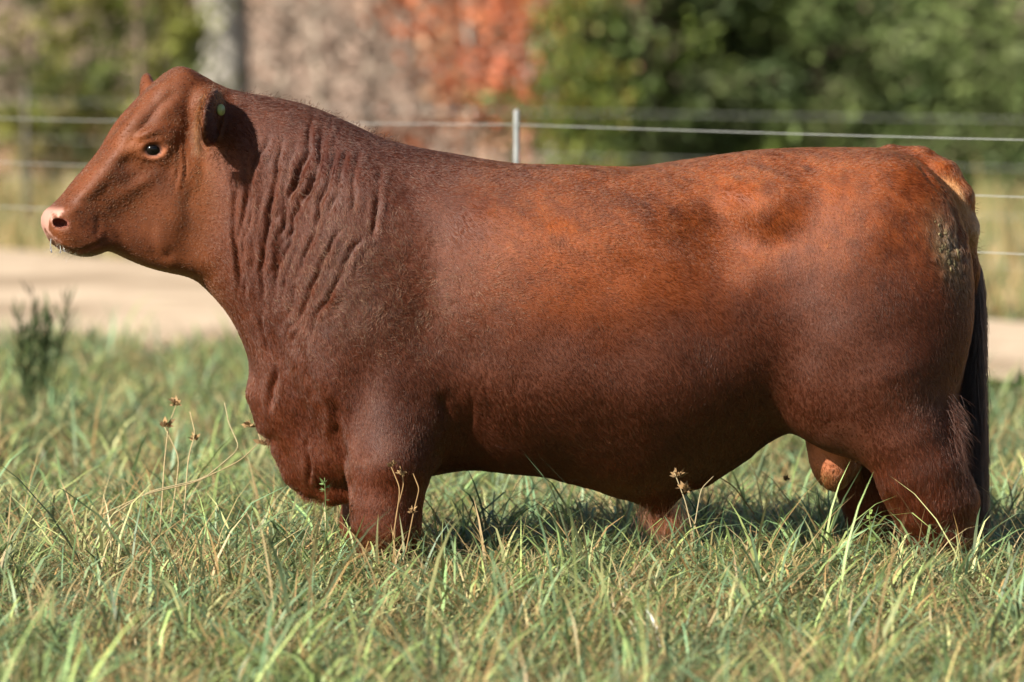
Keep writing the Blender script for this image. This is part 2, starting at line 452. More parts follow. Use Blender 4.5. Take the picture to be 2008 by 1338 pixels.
class Field:
    def __init__(self, lo, hi, h):
        self.lo = np.array(lo, np.float32); self.h = h
        self.n = [int(math.ceil((hi[i] - lo[i]) / h)) + 1 for i in range(3)]
        self.ax = [self.lo[i] + h * np.arange(self.n[i], dtype=np.float32) for i in range(3)]
        self.f = np.full(self.n, 1.0, np.float32)
    def sl(self, lo, hi):
        s = []
        for i in range(3):
            a = max(0, int((lo[i] - self.lo[i]) / self.h) - 1); b = min(self.n[i], int((hi[i] - self.lo[i]) / self.h) + 3)
            s.append(slice(a, max(b, a + 1)))
        return tuple(s)
    def grid(self, s):
        return (self.ax[0][s[0]][:, None, None], self.ax[1][s[1]][None, :, None], self.ax[2][s[2]][None, None, :])
    def union(self, s, g, k, sub=False):
        a = self.f[s]
        if sub:
            hh = np.maximum(k - np.abs(-g - a), 0) / k
            self.f[s] = np.maximum(a, -g) + hh * hh * k * 0.25
        else:
            hh = np.maximum(k - np.abs(a - g), 0) / k
            self.f[s] = np.minimum(a, g) - hh * hh * k * 0.25
    def ellipsoid(self, c, r, k=0.05, rot=None, sub=False):
        """rot: 3x3 rows = local axes"""
        c = np.asarray(c, float); m = max(r) + k + 0.03
        s = self.sl(c - m, c + m); x, y, z = self.grid(s)
        x, y, z = x - c[0], y - c[1], z - c[2]
        if rot is not None:
            R = np.asarray(rot, float)
            x, y, z = (R[0, 0] * x + R[0, 1] * y + R[0, 2] * z, R[1, 0] * x + R[1, 1] * y + R[1, 2] * z, R[2, 0] * x + R[2, 1] * y + R[2, 2] * z)
        k0 = np.sqrt((x / r[0]) ** 2 + (y / r[1]) ** 2 + (z / r[2]) ** 2)
        k1 = np.sqrt((x / r[0] ** 2) ** 2 + (y / r[1] ** 2) ** 2 + (z / r[2] ** 2) ** 2)
        g = np.where(k0 < 1e-4, -min(r), k0 * (k0 - 1) / (k1 + 1e-9)).astype(np.float32)
        self.union(s, g, k, sub)
    def chain(self, pts, rad, k=0.05, ysq=1.0):
        """round cones through pts, all in one smooth union; ysq>1 narrows it across y"""
        pts = np.asarray(pts, float)
        m = max(rad) + k + 0.03
        s = self.sl(pts.min(0) - m, pts.max(0) + m); x, y, z = self.grid(s)
        best = None
        for i in range(len(pts) - 1):
            a, b = pts[i], pts[i + 1]; e = b - a
            wx, wy, wz = x - a[0], y - a[1], z - a[2]
            t = np.clip((wx * e[0] + wy * e[1] + wz * e[2]) / (e @ e), 0, 1)
            dx, dy, dz = wx - e[0] * t, (wy - e[1] * t) * ysq, wz - e[2] * t
            g = (np.sqrt(dx * dx + dy * dy + dz * dz) - (rad[i] + (rad[i + 1] - rad[i]) * t)).astype(np.float32)
            if best is None: best = g
            else:
                kk = 0.03; hh = np.maximum(kk - np.abs(best - g), 0) / kk
                best = np.minimum(best, g) - hh * hh * kk * 0.25
        self.union(s, best, k)

def surface_nets(F):
    f = F.f; n = f.shape
    ins = f < 0
    c = np.zeros([d - 1 for d in n], np.int8)
    for dx in (0, 1):
        for dy in (0, 1):
            for dz in (0, 1):
                c += ins[dx:n[0] - 1 + dx, dy:n[1] - 1 + dy, dz:n[2] - 1 + dz]
    act = (c > 0) & (c < 8)
    idx = np.argwhere(act)
    vid = np.full(act.shape, -1, np.int32); vid[act] = np.arange(len(idx))
    acc = np.zeros((len(idx), 3)); cnt = np.zeros(len(idx))
    cor = [(a, b, d) for a in (0, 1) for b in (0, 1) for d in (0, 1)]
    val = {q: f[idx[:, 0] + q[0], idx[:, 1] + q[1], idx[:, 2] + q[2]] for q in cor}
    for q in cor:
        for ax in range(3):
            if q[ax] == 0:
                r = list(q); r[ax] = 1; r = tuple(r)
                a, b = val[q], val[r]; m = (a < 0) != (b < 0)
                t = np.where(m, a / np.where(m, a - b, 1), 0)
                pt = np.array(q, float)[None].repeat(len(idx), 0); pt[:, ax] = t
                acc[m] += pt[m]; cnt[m] += 1
    V = F.lo + F.h * (idx + acc / cnt[:, None])
    quads = []
    for ax in range(3):
        o1, o2 = [(1, 2), (2, 0), (0, 1)][ax]
        a = ins; sa = [slice(None)] * 3; sb = [slice(None)] * 3
        sa[ax] = slice(0, -1); sb[ax] = slice(1, None)
        ch = a[tuple(sa)] != a[tuple(sb)]
        e = np.argwhere(ch)
        e = e[(e[:, o1] > 0) & (e[:, o2] > 0) & (e[:, o1] < n[o1] - 1) & (e[:, o2] < n[o2] - 1)]
        p = []
        for d1, d2 in ((1, 1), (0, 1), (0, 0), (1, 0)):
            q = e.copy(); q[:, o1] -= d1; q[:, o2] -= d2
            p.append(vid[q[:, 0], q[:, 1], q[:, 2]])
        p = np.stack(p, 1)
        flip = ~ins[e[:, 0], e[:, 1], e[:, 2]]
        p[flip] = p[flip][:, ::-1]
        quads.append(p)
    return V, np.vstack(quads)

F = Field((-1.46, -0.60, -0.01), (1.47, 0.56, 1.72), 0.0068)

# trunk and neck: side outline (photo pixels) inflated with a width map
TR = [(345, 330), (372, 205), (392, 172), (425, 168), (480, 184), (540, 193), (600, 206), (660, 230), (720, 259), (760, 276), (820, 291), (880, 301),
      (940, 312), (1000, 321), (1080, 331), (1150, 336), (1200, 336), (1250, 330), (1300, 321), (1350, 314), (1400, 306), (1480, 295), (1560, 291),
      (1640, 290), (1720, 291), (1770, 299), (1808, 322), (1836, 362), (1856, 405), (1872, 460), (1884, 540), (1890, 620), (1892, 700), (1886, 780),
      (1868, 850), (1820, 872), (1760, 866), (1700, 856), (1640, 842), (1575, 832), (1545, 842), (1500, 868), (1460, 902), (1410, 932), (1360, 952),
      (1300, 968), (1250, 970), (1200, 960), (1120, 943), (1060, 933), (1000, 928), (920, 918), (870, 925), (800, 940), (740, 957), (690, 968),
      (640, 972), (612, 970), (596, 968), (580, 950), (560, 915), (546, 880), (525, 848), (506, 822), (498, 790), (496, 740), (481, 680), (456, 626),
      (430, 592), (400, 562), (370, 536), (345, 470)]
TRp = np.array([P(u, v)[[0, 2]] for u, v in TR])
TRp = chaikin(TRp, 1)
gx, gz = np.meshgrid(F.ax[0], F.ax[2], indexing='ij')
gu, gv = to_uv(gx, gz)
d2 = blur2(poly_dist(gx, gz, TRp), 14)
Wu = np.interp(gu, [330, 400, 470, 550, 650, 750, 850, 950, 1100, 1300, 1450, 1550, 1700, 1800, 1860, 1920],
               [.12, .15, .18, .22, .265, .30, .32, .345, .385, .395, .365, .345, .345, .275, .18, .12])
def soften(M):
    us = np.linspace(200, 2050, 1851); col = np.interp(us, gu[:, 0], M[:, 0])
    kr = np.exp(-(np.arange(-150, 151) / 50.0) ** 2); kr /= kr.sum()
    col = np.convolve(np.pad(col, 150, mode='edge'), kr, 'valid')
    return np.repeat(np.interp(gu[:, 0], us, col)[:, None], M.shape[1], 1)
Wu = soften(Wu)
low = smooth01(gv, 560, 900) * smooth01(-gu, -760, -560)
Wm = Wu * (1 - 0.42 * low)                                     # dewlap and brisket are thin
Wm *= 1 - 0.16 * gauss(gu, gv, 1420, 455, 120, 75)             # hollow of the loin
Wm *= 1 - 0.10 * gauss(gu, gv, 905, 860, 55, 90)               # behind the elbow
Wm *= 1 - 0.03 * gauss(gu, gv, 1530, 720, 60, 150, 0.15)       # flank
Wm *= 1 - .15 * smooth01(gv, 740, 940) * smooth01(gu, 850, 950) * (1 - smooth01(gu, 1480, 1560))   # barrel rolls under
Wm *= 1 + 0.05 * gauss(gu, gv, 1150, 600, 230, 150)            # barrel
Rm = np.interp(gu, [330, 450, 600, 800, 1000, 1300, 1550, 1800, 1920], [.20, .25, .31, .36, .40, .40, .37, .34, .26])
Rm = soften(Rm) * (1 - 0.35 * low)
rho = np.maximum(1 - d2 / Rm, 0)
yy = np.abs(F.ax[1])[None, :, None]
PW = 2.25
F.f = (((rho[:, None, :] ** PW + (yy / Wm[:, None, :]) ** PW) ** (1 / PW) - 1) * np.minimum(Rm, Wm)[:, None, :]).astype(np.float32)

def rot_y(a):      # local x axis tilted by a in the xz plane
    c, s = math.cos(a), math.sin(a)
    return [[c, 0, -s], [0, 1, 0], [s, 0, c]]

for sg in (-1, 1):
    E = lambda u, v, y, r, k, rot=None: F.ellipsoid(P(u, v, 0) + np.array([0, sg * y, 0]), r, k, rot)
    E(735, 600, .205, (.17, .125, .40), .10, rot_y(-0.22))      # shoulder blade and its muscle
    E(665, 715, .185, (.10, .09, .16), .08, rot_y(-0.3))        # point of the shoulder
    E(772, 790, .175, (.15, .105, .18), .10)                     # upper arm
    E(1715, 600, .205, (.265, .155, .40), .15, rot_y(0.10))     # thigh
    E(1765, 530, .15, (.10, .125, .25), .09, rot_y(0.12))        # pin bone side
    E(1655, 735, .195, (.145, .125, .19), .13)                  # stifle
    E(1500, 400, .255, (.10, .075, .07), .09)                   # hook of the hip
    E(1120, 520, .17, (.42, .20, .26), .12)                     # ribs
# fold of the chest between the forelegs
F.chain([P(612, 962, -.03), P(650, 975, -.06), P(700, 970, -.08)], [.018, .024, .03], .035)
F.chain([P(523, 690, -.01), P(512, 770, -.01), P(525, 835, -.01)], [.028, .036, .030], .03)
F.chain([P(560, 880, 0), P(580, 930, 0), P(598, 968, 0)], [.04, .034, .016], .03)
# legs: near fore, far fore, near hind, far hind
F.chain([P(772, 830, -.185), P(762, 915, -.222), P(757, 985, -.232), P(757, 1035, -.232), P(752, 1075, -.222), P(748, 1150, -.22), P(740, 1205, -.22), P(728, 1228, -.22)],
        [.135, .120, .100, .096, .068, .056, .068, .06], .04)
F.chain([P(750, 850, .20), P(738, 930, .21), P(730, 1000, .21), P(728, 1045, .21), P(726, 1080, .21), P(722, 1140, .21), P(716, 1190, .21), P(706, 1212, .21)],
        [.135, .105, .084, .088, .062, .052, .066, .06], .06)
F.chain([P(1735, 740, -.225), P(1772, 845, -.235), P(1806, 925, -.235), P(1828, 985, -.232), P(1838, 1040, -.228), P(1838, 1140, -.225), P(1826, 1205, -.225), P(1806, 1230, -.225)],
        [.175, .135, .125, .112, .084, .060, .072, .064], .06, 1.12)
F.chain([P(1880, 955, -.232), P(1886, 990, -.230), P(1868, 1050, -.228)], [.026, .032, .05], .06)
F.chain([P(1690, 760, .22), P(1690, 850, .225), P(1708, 930, .225), P(1722, 985, .222), P(1722, 1035, .22), P(1716, 1130, .22), P(1704, 1186, .22), P(1686, 1206, .22)],
        [.165, .125, .110, .100, .080, .060, .072, .064], .06, 1.12)
F.chain([P(1762, 945, .222), P(1768, 985, .22), P(1745, 1040, .22)], [.026, .03, .05], .06)
# sheath
F.chain([P(1120, 905, -.02), P(1220, 932, -.02), P(1282, 962, -.02), P(1300, 1005, -.02)], [.04, .045, .045, .022], .05)
F.chain([P(1300, 965, -.02), P(1370, 925, -.02), P(1440, 870, -.02)], [.03, .03, .03], .05)
# scrotum
F.chain([P(1605, 800, -.02), P(1622, 860, -.03)], [.05, .046], .05)
F.ellipsoid(P(1632, 892, -.06), (.069, .060, .110), .03, rot_y(-0.12))
F.ellipsoid(P(1644, 888, .045), (.066, .058, .096), .025, rot_y(-0.1))
# tail
F.chain([P(1745, 318), P(1800, 328, -.01), P(1842, 352, -.035), P(1869, 392, -.065), P(1884, 450, -.075), P(1893, 530, -.06), P(1902, 620, -.03), P(1903, 720), P(1905, 830), P(1906, 900)],
        [.05, .053, .053, .051, .046, .036, .028, .025, .022, .016], .012)

# head ------------------------------------------------------------
def hp(u, v):
    """pixel on the head's median plane -> (a, z)"""
    y = 0.0
    for _ in range(4):
        k = (D + y) / D
        a = (HX0 - (u - 1004) * S * k) / CT; y = -a * ST
    return a, HC - (v - HZ) * S * k
def HP(u, v, b):
    """pixel on median plane + lateral offset b (positive = camera side) -> world"""
    a, z = hp(u, v)
    return np.array([HX0 - a * CT + b * ST, -a * ST - b * CT, z])
def HW(u, v, b):
    """point at lateral offset b that shows at pixel u, v"""
    y = 0.0
    for _ in range(5):
        k = (D + y) / D
        x = (u - 1004) * S * k
        a = (HX0 + b * ST - x) / CT; y = -a * ST - b * CT
    return np.array([x, y, HC - (v - HZ) * S * k])

HEAD = [(356, 130), (342, 135), (325, 148), (301, 172), (271, 203), (245, 232), (227, 258), (209, 288), (183, 319), (152, 352), (128, 384), (110, 402),
        (97, 411), (90, 423), (89, 440), (94, 458), (104, 473), (116, 482), (128, 489), (142, 498), (158, 503), (176, 503), (194, 497), (208, 491),
        (228, 496), (262, 513), (305, 529), (345, 537), (385, 530), (425, 490), (448, 400), (450, 300), (436, 210), (410, 165), (380, 138)]
HEp = chaikin(np.array([hp(u, v) for u, v in HEAD]), 1)
s = F.sl(np.array([-1.46, -0.45, 0.95]), np.array([-0.72, 0.30, 1.72]))
x, y, z = F.grid(s)
a3 = -(x - HX0) * CT - y * ST + 0 * z
b3 = (x - HX0) * ST - y * CT + 0 * z
a2 = np.linspace(float(a3.min()), float(a3.max()), 260); z2 = F.ax[2][s[2]]
A2, Z2 = np.meshgrid(a2, z2, indexing='ij')
U2 = 1004 + (HX0 - A2 * CT) / (S * (1 - A2 * ST / D)); V2 = HZ + (HC - Z2) / (S * (1 - A2 * ST / D))
H2 = blur2(poly_dist(A2, Z2, HEp), 3)
# half width over the head's side plane
pt = ((U2 - 350) * (95 - 350) + (V2 - 150) * (440 - 150)) / ((255) ** 2 + 290 ** 2)      # 0 at the poll, 1 at the nose
W2 = np.interp(pt, [-.15, 0, .15, .35, .5, .65, .8, .92, 1.0, 1.1], [.085, .095, .115, .122, .105, .090, .086, .090, .084, .075])
W2 = W2 + 0.022 * gauss(U2, V2, 355, 400, 70, 95) - .008 * gauss(U2, V2, 245, 420, 60, 55) - .005 * gauss(U2, V2, 252, 335, 36, 26, .8)
W2 = W2 - .010 * gauss(U2, V2, 190, 505, 60, 22) + .006 * gauss(U2, V2, 130, 455, 40, 30)
R2 = np.interp(pt, [-.1, .2, .5, .8, 1.0], [.075, .068, .056, .048, .04])
rh = np.maximum(1 - H2 / R2, 0)
ii = np.clip((a3 - a2[0]) / (a2[1] - a2[0]), 0, 258.99)
i0 = ii.astype(int); fr = (ii - i0).astype(np.float32)
kz = np.broadcast_to(np.arange(len(z2))[None, None], i0.shape)
lerp = lambda M: (M[i0, kz] * (1 - fr) + M[i0 + 1, kz] * fr).astype(np.float32)
RH, WW, RR = lerp(rh), lerp(W2), lerp(R2)
PE = lerp(np.interp(pt, [-.1, .0, .12, .45, .7, 1.0], [2.2, 2.6, 3.6, 3.4, 2.8, 3.0]))
gh = (((RH ** PE + (np.abs(b3) / WW) ** PE) ** (1 / PE) - 1) * np.minimum(RR, WW)).astype(np.float32)
F.union(s, gh, .045)
for sg in (1, -1):
    F.ellipsoid(HP(292, 272, sg * .097), (.048, .03, .034), .03)          # brow
    F.ellipsoid(HP(303, 300, sg * .098), (.040, .028, .036), .02)         # orbit
    F.ellipsoid(HP(345, 330, sg * .105), (.030, .025, .06), .035)         # cheek bone
    F.ellipsoid(HP(118, 436, sg * .052), (.032, .026, .026), .02)         # wing of the nostril
    F.ellipsoid(HP(150, 468, sg * .050), (.055, .03, .028), .03)          # upper lip
EYE = HW(302, 293, .108)
F.ellipsoid(HW(302, 294, .137), (.030, .021, .0170), .012, rot_y(0.25), sub=True)   # opening of the lids
EYEF = HP(302, 293, -.108)
F.ellipsoid(HP(302, 293, -.137), (.023, .016, .014), .012, rot_y(-0.25), sub=True)
NOS = HW(121, 438, .082)
F.ellipsoid(HW(121, 438, .066), (.024, .034, .014), .006, rot_y(0.2), sub=True)
F.ellipsoid(HP(118, 437, -.074), (.024, .022, .014), .008, None, sub=True)
# mouth line
F.chain([HW(106, 481, .05), HW(140, 487, .062), HW(175, 487, .066), HW(205, 480, .066)], [.0, .0, .0, .0], .01)
# ears: near one points at the camera, far one shows its tip above the forehead
def frame(d, up):
    d = np.array(d, float); d /= np.linalg.norm(d)
    w = np.cross(d, up); w /= np.linalg.norm(w)
    return np.array([d, w, np.cross(w, d)])
EN = HW(417, 232, .205)
En = frame([-0.16, -0.96, -0.12], [0.1, 0, 1.0])
F.ellipsoid(EN, (.115, .020, .082), .012, En)
F.ellipsoid(EN + np.array([-.024, -.004, 0.002]), (.095, .022, .058), .010, En, sub=True)    # cup of the ear, open forwards
F.chain([HW(405, 205, .09), HW(410, 222, .14)], [.04, .03], .03)
EF = HW(291, 180, -.235)
Ef = frame([-0.12, 0.95, 0.16], [0, 0, 1.0])
F.ellipsoid(EF, (.11, .022, .052), .015, Ef)
F.chain([HP(375, 190, -.08), EF + np.array([0.02, -.07, -.01])], [.045, .03], .03)

V, Q = surface_nets(F)
del gh, RH, WW, RR, a3, b3, ii, i0, fr, kz

def vnormals(V, Q):
    n = np.zeros_like(V)
    fn = np.cross(V[Q[:, 2]] - V[Q[:, 0]], V[Q[:, 3]] - V[Q[:, 1]])
    for i in range(4):
        for c in range(3):
            n[:, c] += np.bincount(Q[:, i], fn[:, c], len(V))
    return n / (np.linalg.norm(n, axis=1, keepdims=True) + 1e-12)

def smooth_mesh(V, Q, it, lam=0.5):
    e = np.vstack([Q[:, [0, 1]], Q[:, [1, 2]], Q[:, [2, 3]], Q[:, [3, 0]]])
    deg = np.bincount(e[:, 0], minlength=len(V)) + np.bincount(e[:, 1], minlength=len(V))
    for k in range(it):
        for l in (lam, -lam * 1.04):
            a = np.stack([np.bincount(e[:, 0], V[e[:, 1], c], len(V)) + np.bincount(e[:, 1], V[e[:, 0], c], len(V)) for c in range(3)], 1)
            V = V + l * (a / deg[:, None] - V)
    return V
V = smooth_mesh(V, Q, 5)
N = vnormals(V, Q)

# relief on the hide -----------------------------------------------
def line_dist(u, v, pts):
    """distance to polyline and position along it 0..1"""
    best = np.full(u.shape, 1e9); pos = np.zeros(u.shape); L = 0
    seg = [math.dist(pts[i], pts[i + 1]) for i in range(len(pts) - 1)]; tot = sum(seg)
    for i, l in enumerate(seg):
        (ax, ay), (bx, by) = pts[i], pts[i + 1]
        t = np.clip(((u - ax) * (bx - ax) + (v - ay) * (by - ay)) / (l * l), 0, 1)
        d = np.hypot(u - ax - t * (bx - ax), v - ay - t * (by - ay))
        m = d < best; best[m] = d[m]; pos[m] = ((L + t * l) / tot)[m]; L += l
    return best, pos

pu, pv = to_uv(V[:, 0], V[:, 2])
kk = (D + V[:, 1]) / D                       # where the point shows in the photo
su = 1004 + V[:, 0] / (S * kk); sv = HZ + (HC - V[:, 2]) / (S * kk)
nu = Noise(3, 130, 2, 2); nv = Noise(4, 130, 2, 2)
uv = np.stack([pu, pv], 1)
wu, wv = pu + 4 * nu(uv), pv + 4 * nv(uv)
# the neck's depth at pixel: creases are given in pixels of the near side (about y = -0.22)
ku = 1 - 0.22 / D
wu = 1004 + (wu - 1004) / ku; wv = HZ + (wv - HZ) / ku
CREASE = [  # points, depth mm, width px
    ([(488, 281), (480, 374), (465, 524), (470, 600)], 13, 8), ([(527, 247), (512, 299), (490, 359), (487, 430), (474, 524), (486, 640)], 13, 8),
    ([(557, 255), (536, 374), (521, 449), (512, 540), (515, 620)], 14, 8), ([(607, 232), (603, 299), (562, 419), (549, 467), (538, 560)], 16, 9),
    ([(639, 240), (622, 329), (609, 374), (579, 434), (549, 523), (540, 600)], 17, 9), ([(662, 280), (643, 359), (624, 434), (605, 490), (580, 560)], 12, 8),
    ([(684, 290), (663, 370), (650, 420)], 9, 8), ([(458, 310), (458, 411), (466, 560)], 12, 8), ([(676, 434), (639, 505), (606, 570), (585, 640)], 11, 8),
    ([(717, 445), (684, 508), (624, 609), (600, 680)], 12, 8), ([(747, 325), (736, 419), (720, 470)], 9, 10), ([(708, 290), (700, 370), (690, 420)], 6, 8),
    ([(500, 600), (520, 665), (534, 735), (530, 830)], 17, 8), ([(602, 860), (600, 915), (596, 975)], 14, 8), ([(575, 640), (600, 740), (640, 830)], 10, 16), ([(535, 640), (575, 760), (610, 840)], 8, 14),
    ([(952, 720), (960, 770), (972, 830)], 4, 9), ([(915, 740), (925, 780), (930, 850)], 4, 10), ([(1000, 730), (1010, 780), (1018, 850)], 3, 10), ([(870, 760), (878, 860), (860, 920)], 14, 20),
    ([(346, 255), (345, 320), (335, 390)], 5, 6), ([(360, 245), (362, 320), (352, 395)], 3, 7), ([(280, 325), (262, 345), (245, 375)], 2, 14),
    ([(648, 770), (664, 840), (682, 940), (688, 985)], 22, 13), ([(272, 286), (300, 268), (334, 285)], 6, 6), ([(188, 425), (194, 445), (188, 470)], 3, 9), ([(297, 420), (292, 460), (300, 505)], 2, 14), ([(1560, 690), (1550, 760), (1530, 830)], 3, 34), ([(1735, 960), (1760, 1000), (1850, 1010)], 4, 14),
    ([(1770, 300), (1812, 335), (1846, 385), (1868, 440), (1884, 520)], 10, 8), ([(215, 462), (265, 490), (315, 505), (355, 505)], 6, 20), ([(108, 480), (125, 486), (150, 489), (185, 486), (210, 478)], 12, 6)]
disp = np.zeros(len(V))
side = smooth01(np.abs(N[:, 1]), 0.05, 0.45)
eyer = np.hypot((su - 303) / 27, (sv - 294 - .12 * (303 - su)) / 18)
disp += side * (pu < 420) * (-.006 * gauss(pu, pv, 290, 240, 60, 18, 2.25) + .012 * gauss(pu, pv, 296, 260, 32, 9, -.3) - .010 * gauss(pu, pv, 258, 318, 22, 16)
        + .006 * gauss(pu, pv, 280, 360, 46, 12, 2.6) - .005 * gauss(pu, pv, 150, 394, 34, 8, -.1) - .003 * gauss(pu, pv, 240, 425, 50, 20, 2.75) + .012 * gauss(pu, pv, 345, 425, 42, 60)
        + .006 * gauss(pu, pv, 150, 455, 30, 26) + .005 * gauss(pu, pv, 195, 365, 50, 12, 2.35) - .005 * gauss(pu, pv, 376, 330, 12, 90) - .006 * gauss(pu, pv, 380, 250, 14, 50))
for pts_, am_, wd_ in (([(345, 150), (290, 190), (264, 233), (238, 262), (206, 292)], .0085, 8), ([(362, 170), (312, 205), (288, 240), (262, 270), (232, 296)], -.0115, 13)):
    dl_, tl_ = line_dist(su, sv, pts_)
    disp += am_ * np.exp(-(dl_ / wd_) ** 2) * smooth01(tl_, 0, .2) * (1 - smooth01(tl_, .8, 1)) * (V[:, 1] < .02)
disp += .0045 * (pu < 400) * np.exp(-((eyer - 1.0) / .24) ** 2) * (V[:, 1] < 0)
# fine wrinkles between the big folds of the neck
nk = gauss(pu, pv, 585, 410, 115, 190) + .7 * gauss(pu, pv, 560, 640, 70, 120)
qw = pu + .30 * (pv - 400) * smooth01(pv, 300, 600) + 14 * Noise(5, 90, 2, 2)(np.stack([pu, pv * .45], 1))
disp -= side * nk * .0030 * (np.clip(Noise(6, 120, 1, 2)(np.stack([pu, pv * .5], 1)), -.3, 1) + .3) * np.exp(-((np.mod(qw, 21) - 10.5) / 4.0) ** 2)
for pts, dep, wid in CREASE:
    d, t = line_dist(wu, wv, pts); wid = wid * .68
    fade = smooth01(t, 0, .18) * (1 - smooth01(t, .80, 1.0)) * (0.85 + 0.15 * np.sin(t * 7 + len(pts)))
    disp += side * fade * dep * .78e-3 * (.85 + .3 * nu(np.stack([pv, pu], 1) * 1.7)) * (-np.exp(-(d / wid) ** 2) + 0.28 * np.exp(-((d - wid * 1.9) / (wid * 1.1)) ** 2))
n1, n2, n3 = Noise(11, .16, 3), Noise(12, .05, 2), Noise(13, .35, 2)
body = smooth01(pu, 430, 560)
scr = smooth01(-np.hypot((pu - 1638) / 62, (pv - 905) / 80), -1.1, -.8) * (np.abs(V[:, 1]) < .14)
disp += scr * .0009 * np.sin(pv * .42 + 3 * Noise(16, .05, 2)(V)) * Noise(17, .05, 2)(V)
disp += body * (0.0005 * n1(V) + 0.0030 * n3(V)) * smooth01(pv, 290, 380)
disp += 0.0002 * n2(V)
curl = gauss(pu, pv, 760, 560, 210, 150)
disp += curl * 0.0006 * Noise(14, .03, 2)(V)
# muscles that show under the hide
disp += side * (.012 * gauss(pu, pv, 790, 860, 70, 55) - .012 * gauss(pu, pv, 700, 780, 40, 90, .3) + .010 * gauss(pu, pv, 1690, 640, 110, 90)
                - .004 * gauss(pu, pv, 1560, 600, 50, 160, .15) - .015 * gauss(pu, pv, 1380, 450, 85, 55, .5) + .009 * gauss(pu, pv, 1475, 480, 35, 70, .2) + .008 * gauss(pu, pv, 1230, 420, 60, 40)
                + .007 * gauss(pu, pv, 1180, 470, 140, 22, .25) - .008 * gauss(pu, pv, 1120, 420, 120, 30, .2)
                - .010 * gauss(pu, pv, 860, 520, 40, 150, .2) + .006 * gauss(pu, pv, 1000, 560, 60, 160))
disp += side * .006 * gauss(pu, pv, 1850, 480, 40, 60) * np.maximum(Noise(15, .03, 2)(V), 0)     # caked mud
V = V + N * disp[:, None]
V = smooth_mesh(V, Q, 1, 0.3)
N = vnormals(V, Q)

# pigment, with some shade painted in ----------------------------------------------------------
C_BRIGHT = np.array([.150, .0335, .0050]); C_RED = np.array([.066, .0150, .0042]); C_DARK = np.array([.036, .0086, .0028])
C_DUST = np.array([.055, .0158, .0068]); C_FACE = np.array([.098, .0265, .0070]); C_NOSE = np.array([.32, .175, .135])
C_TAN = np.array([.33, .16, .065]); C_PINK = np.array([.36, .125, .058]); C_BLACK = np.array([.010, .0055, .004])

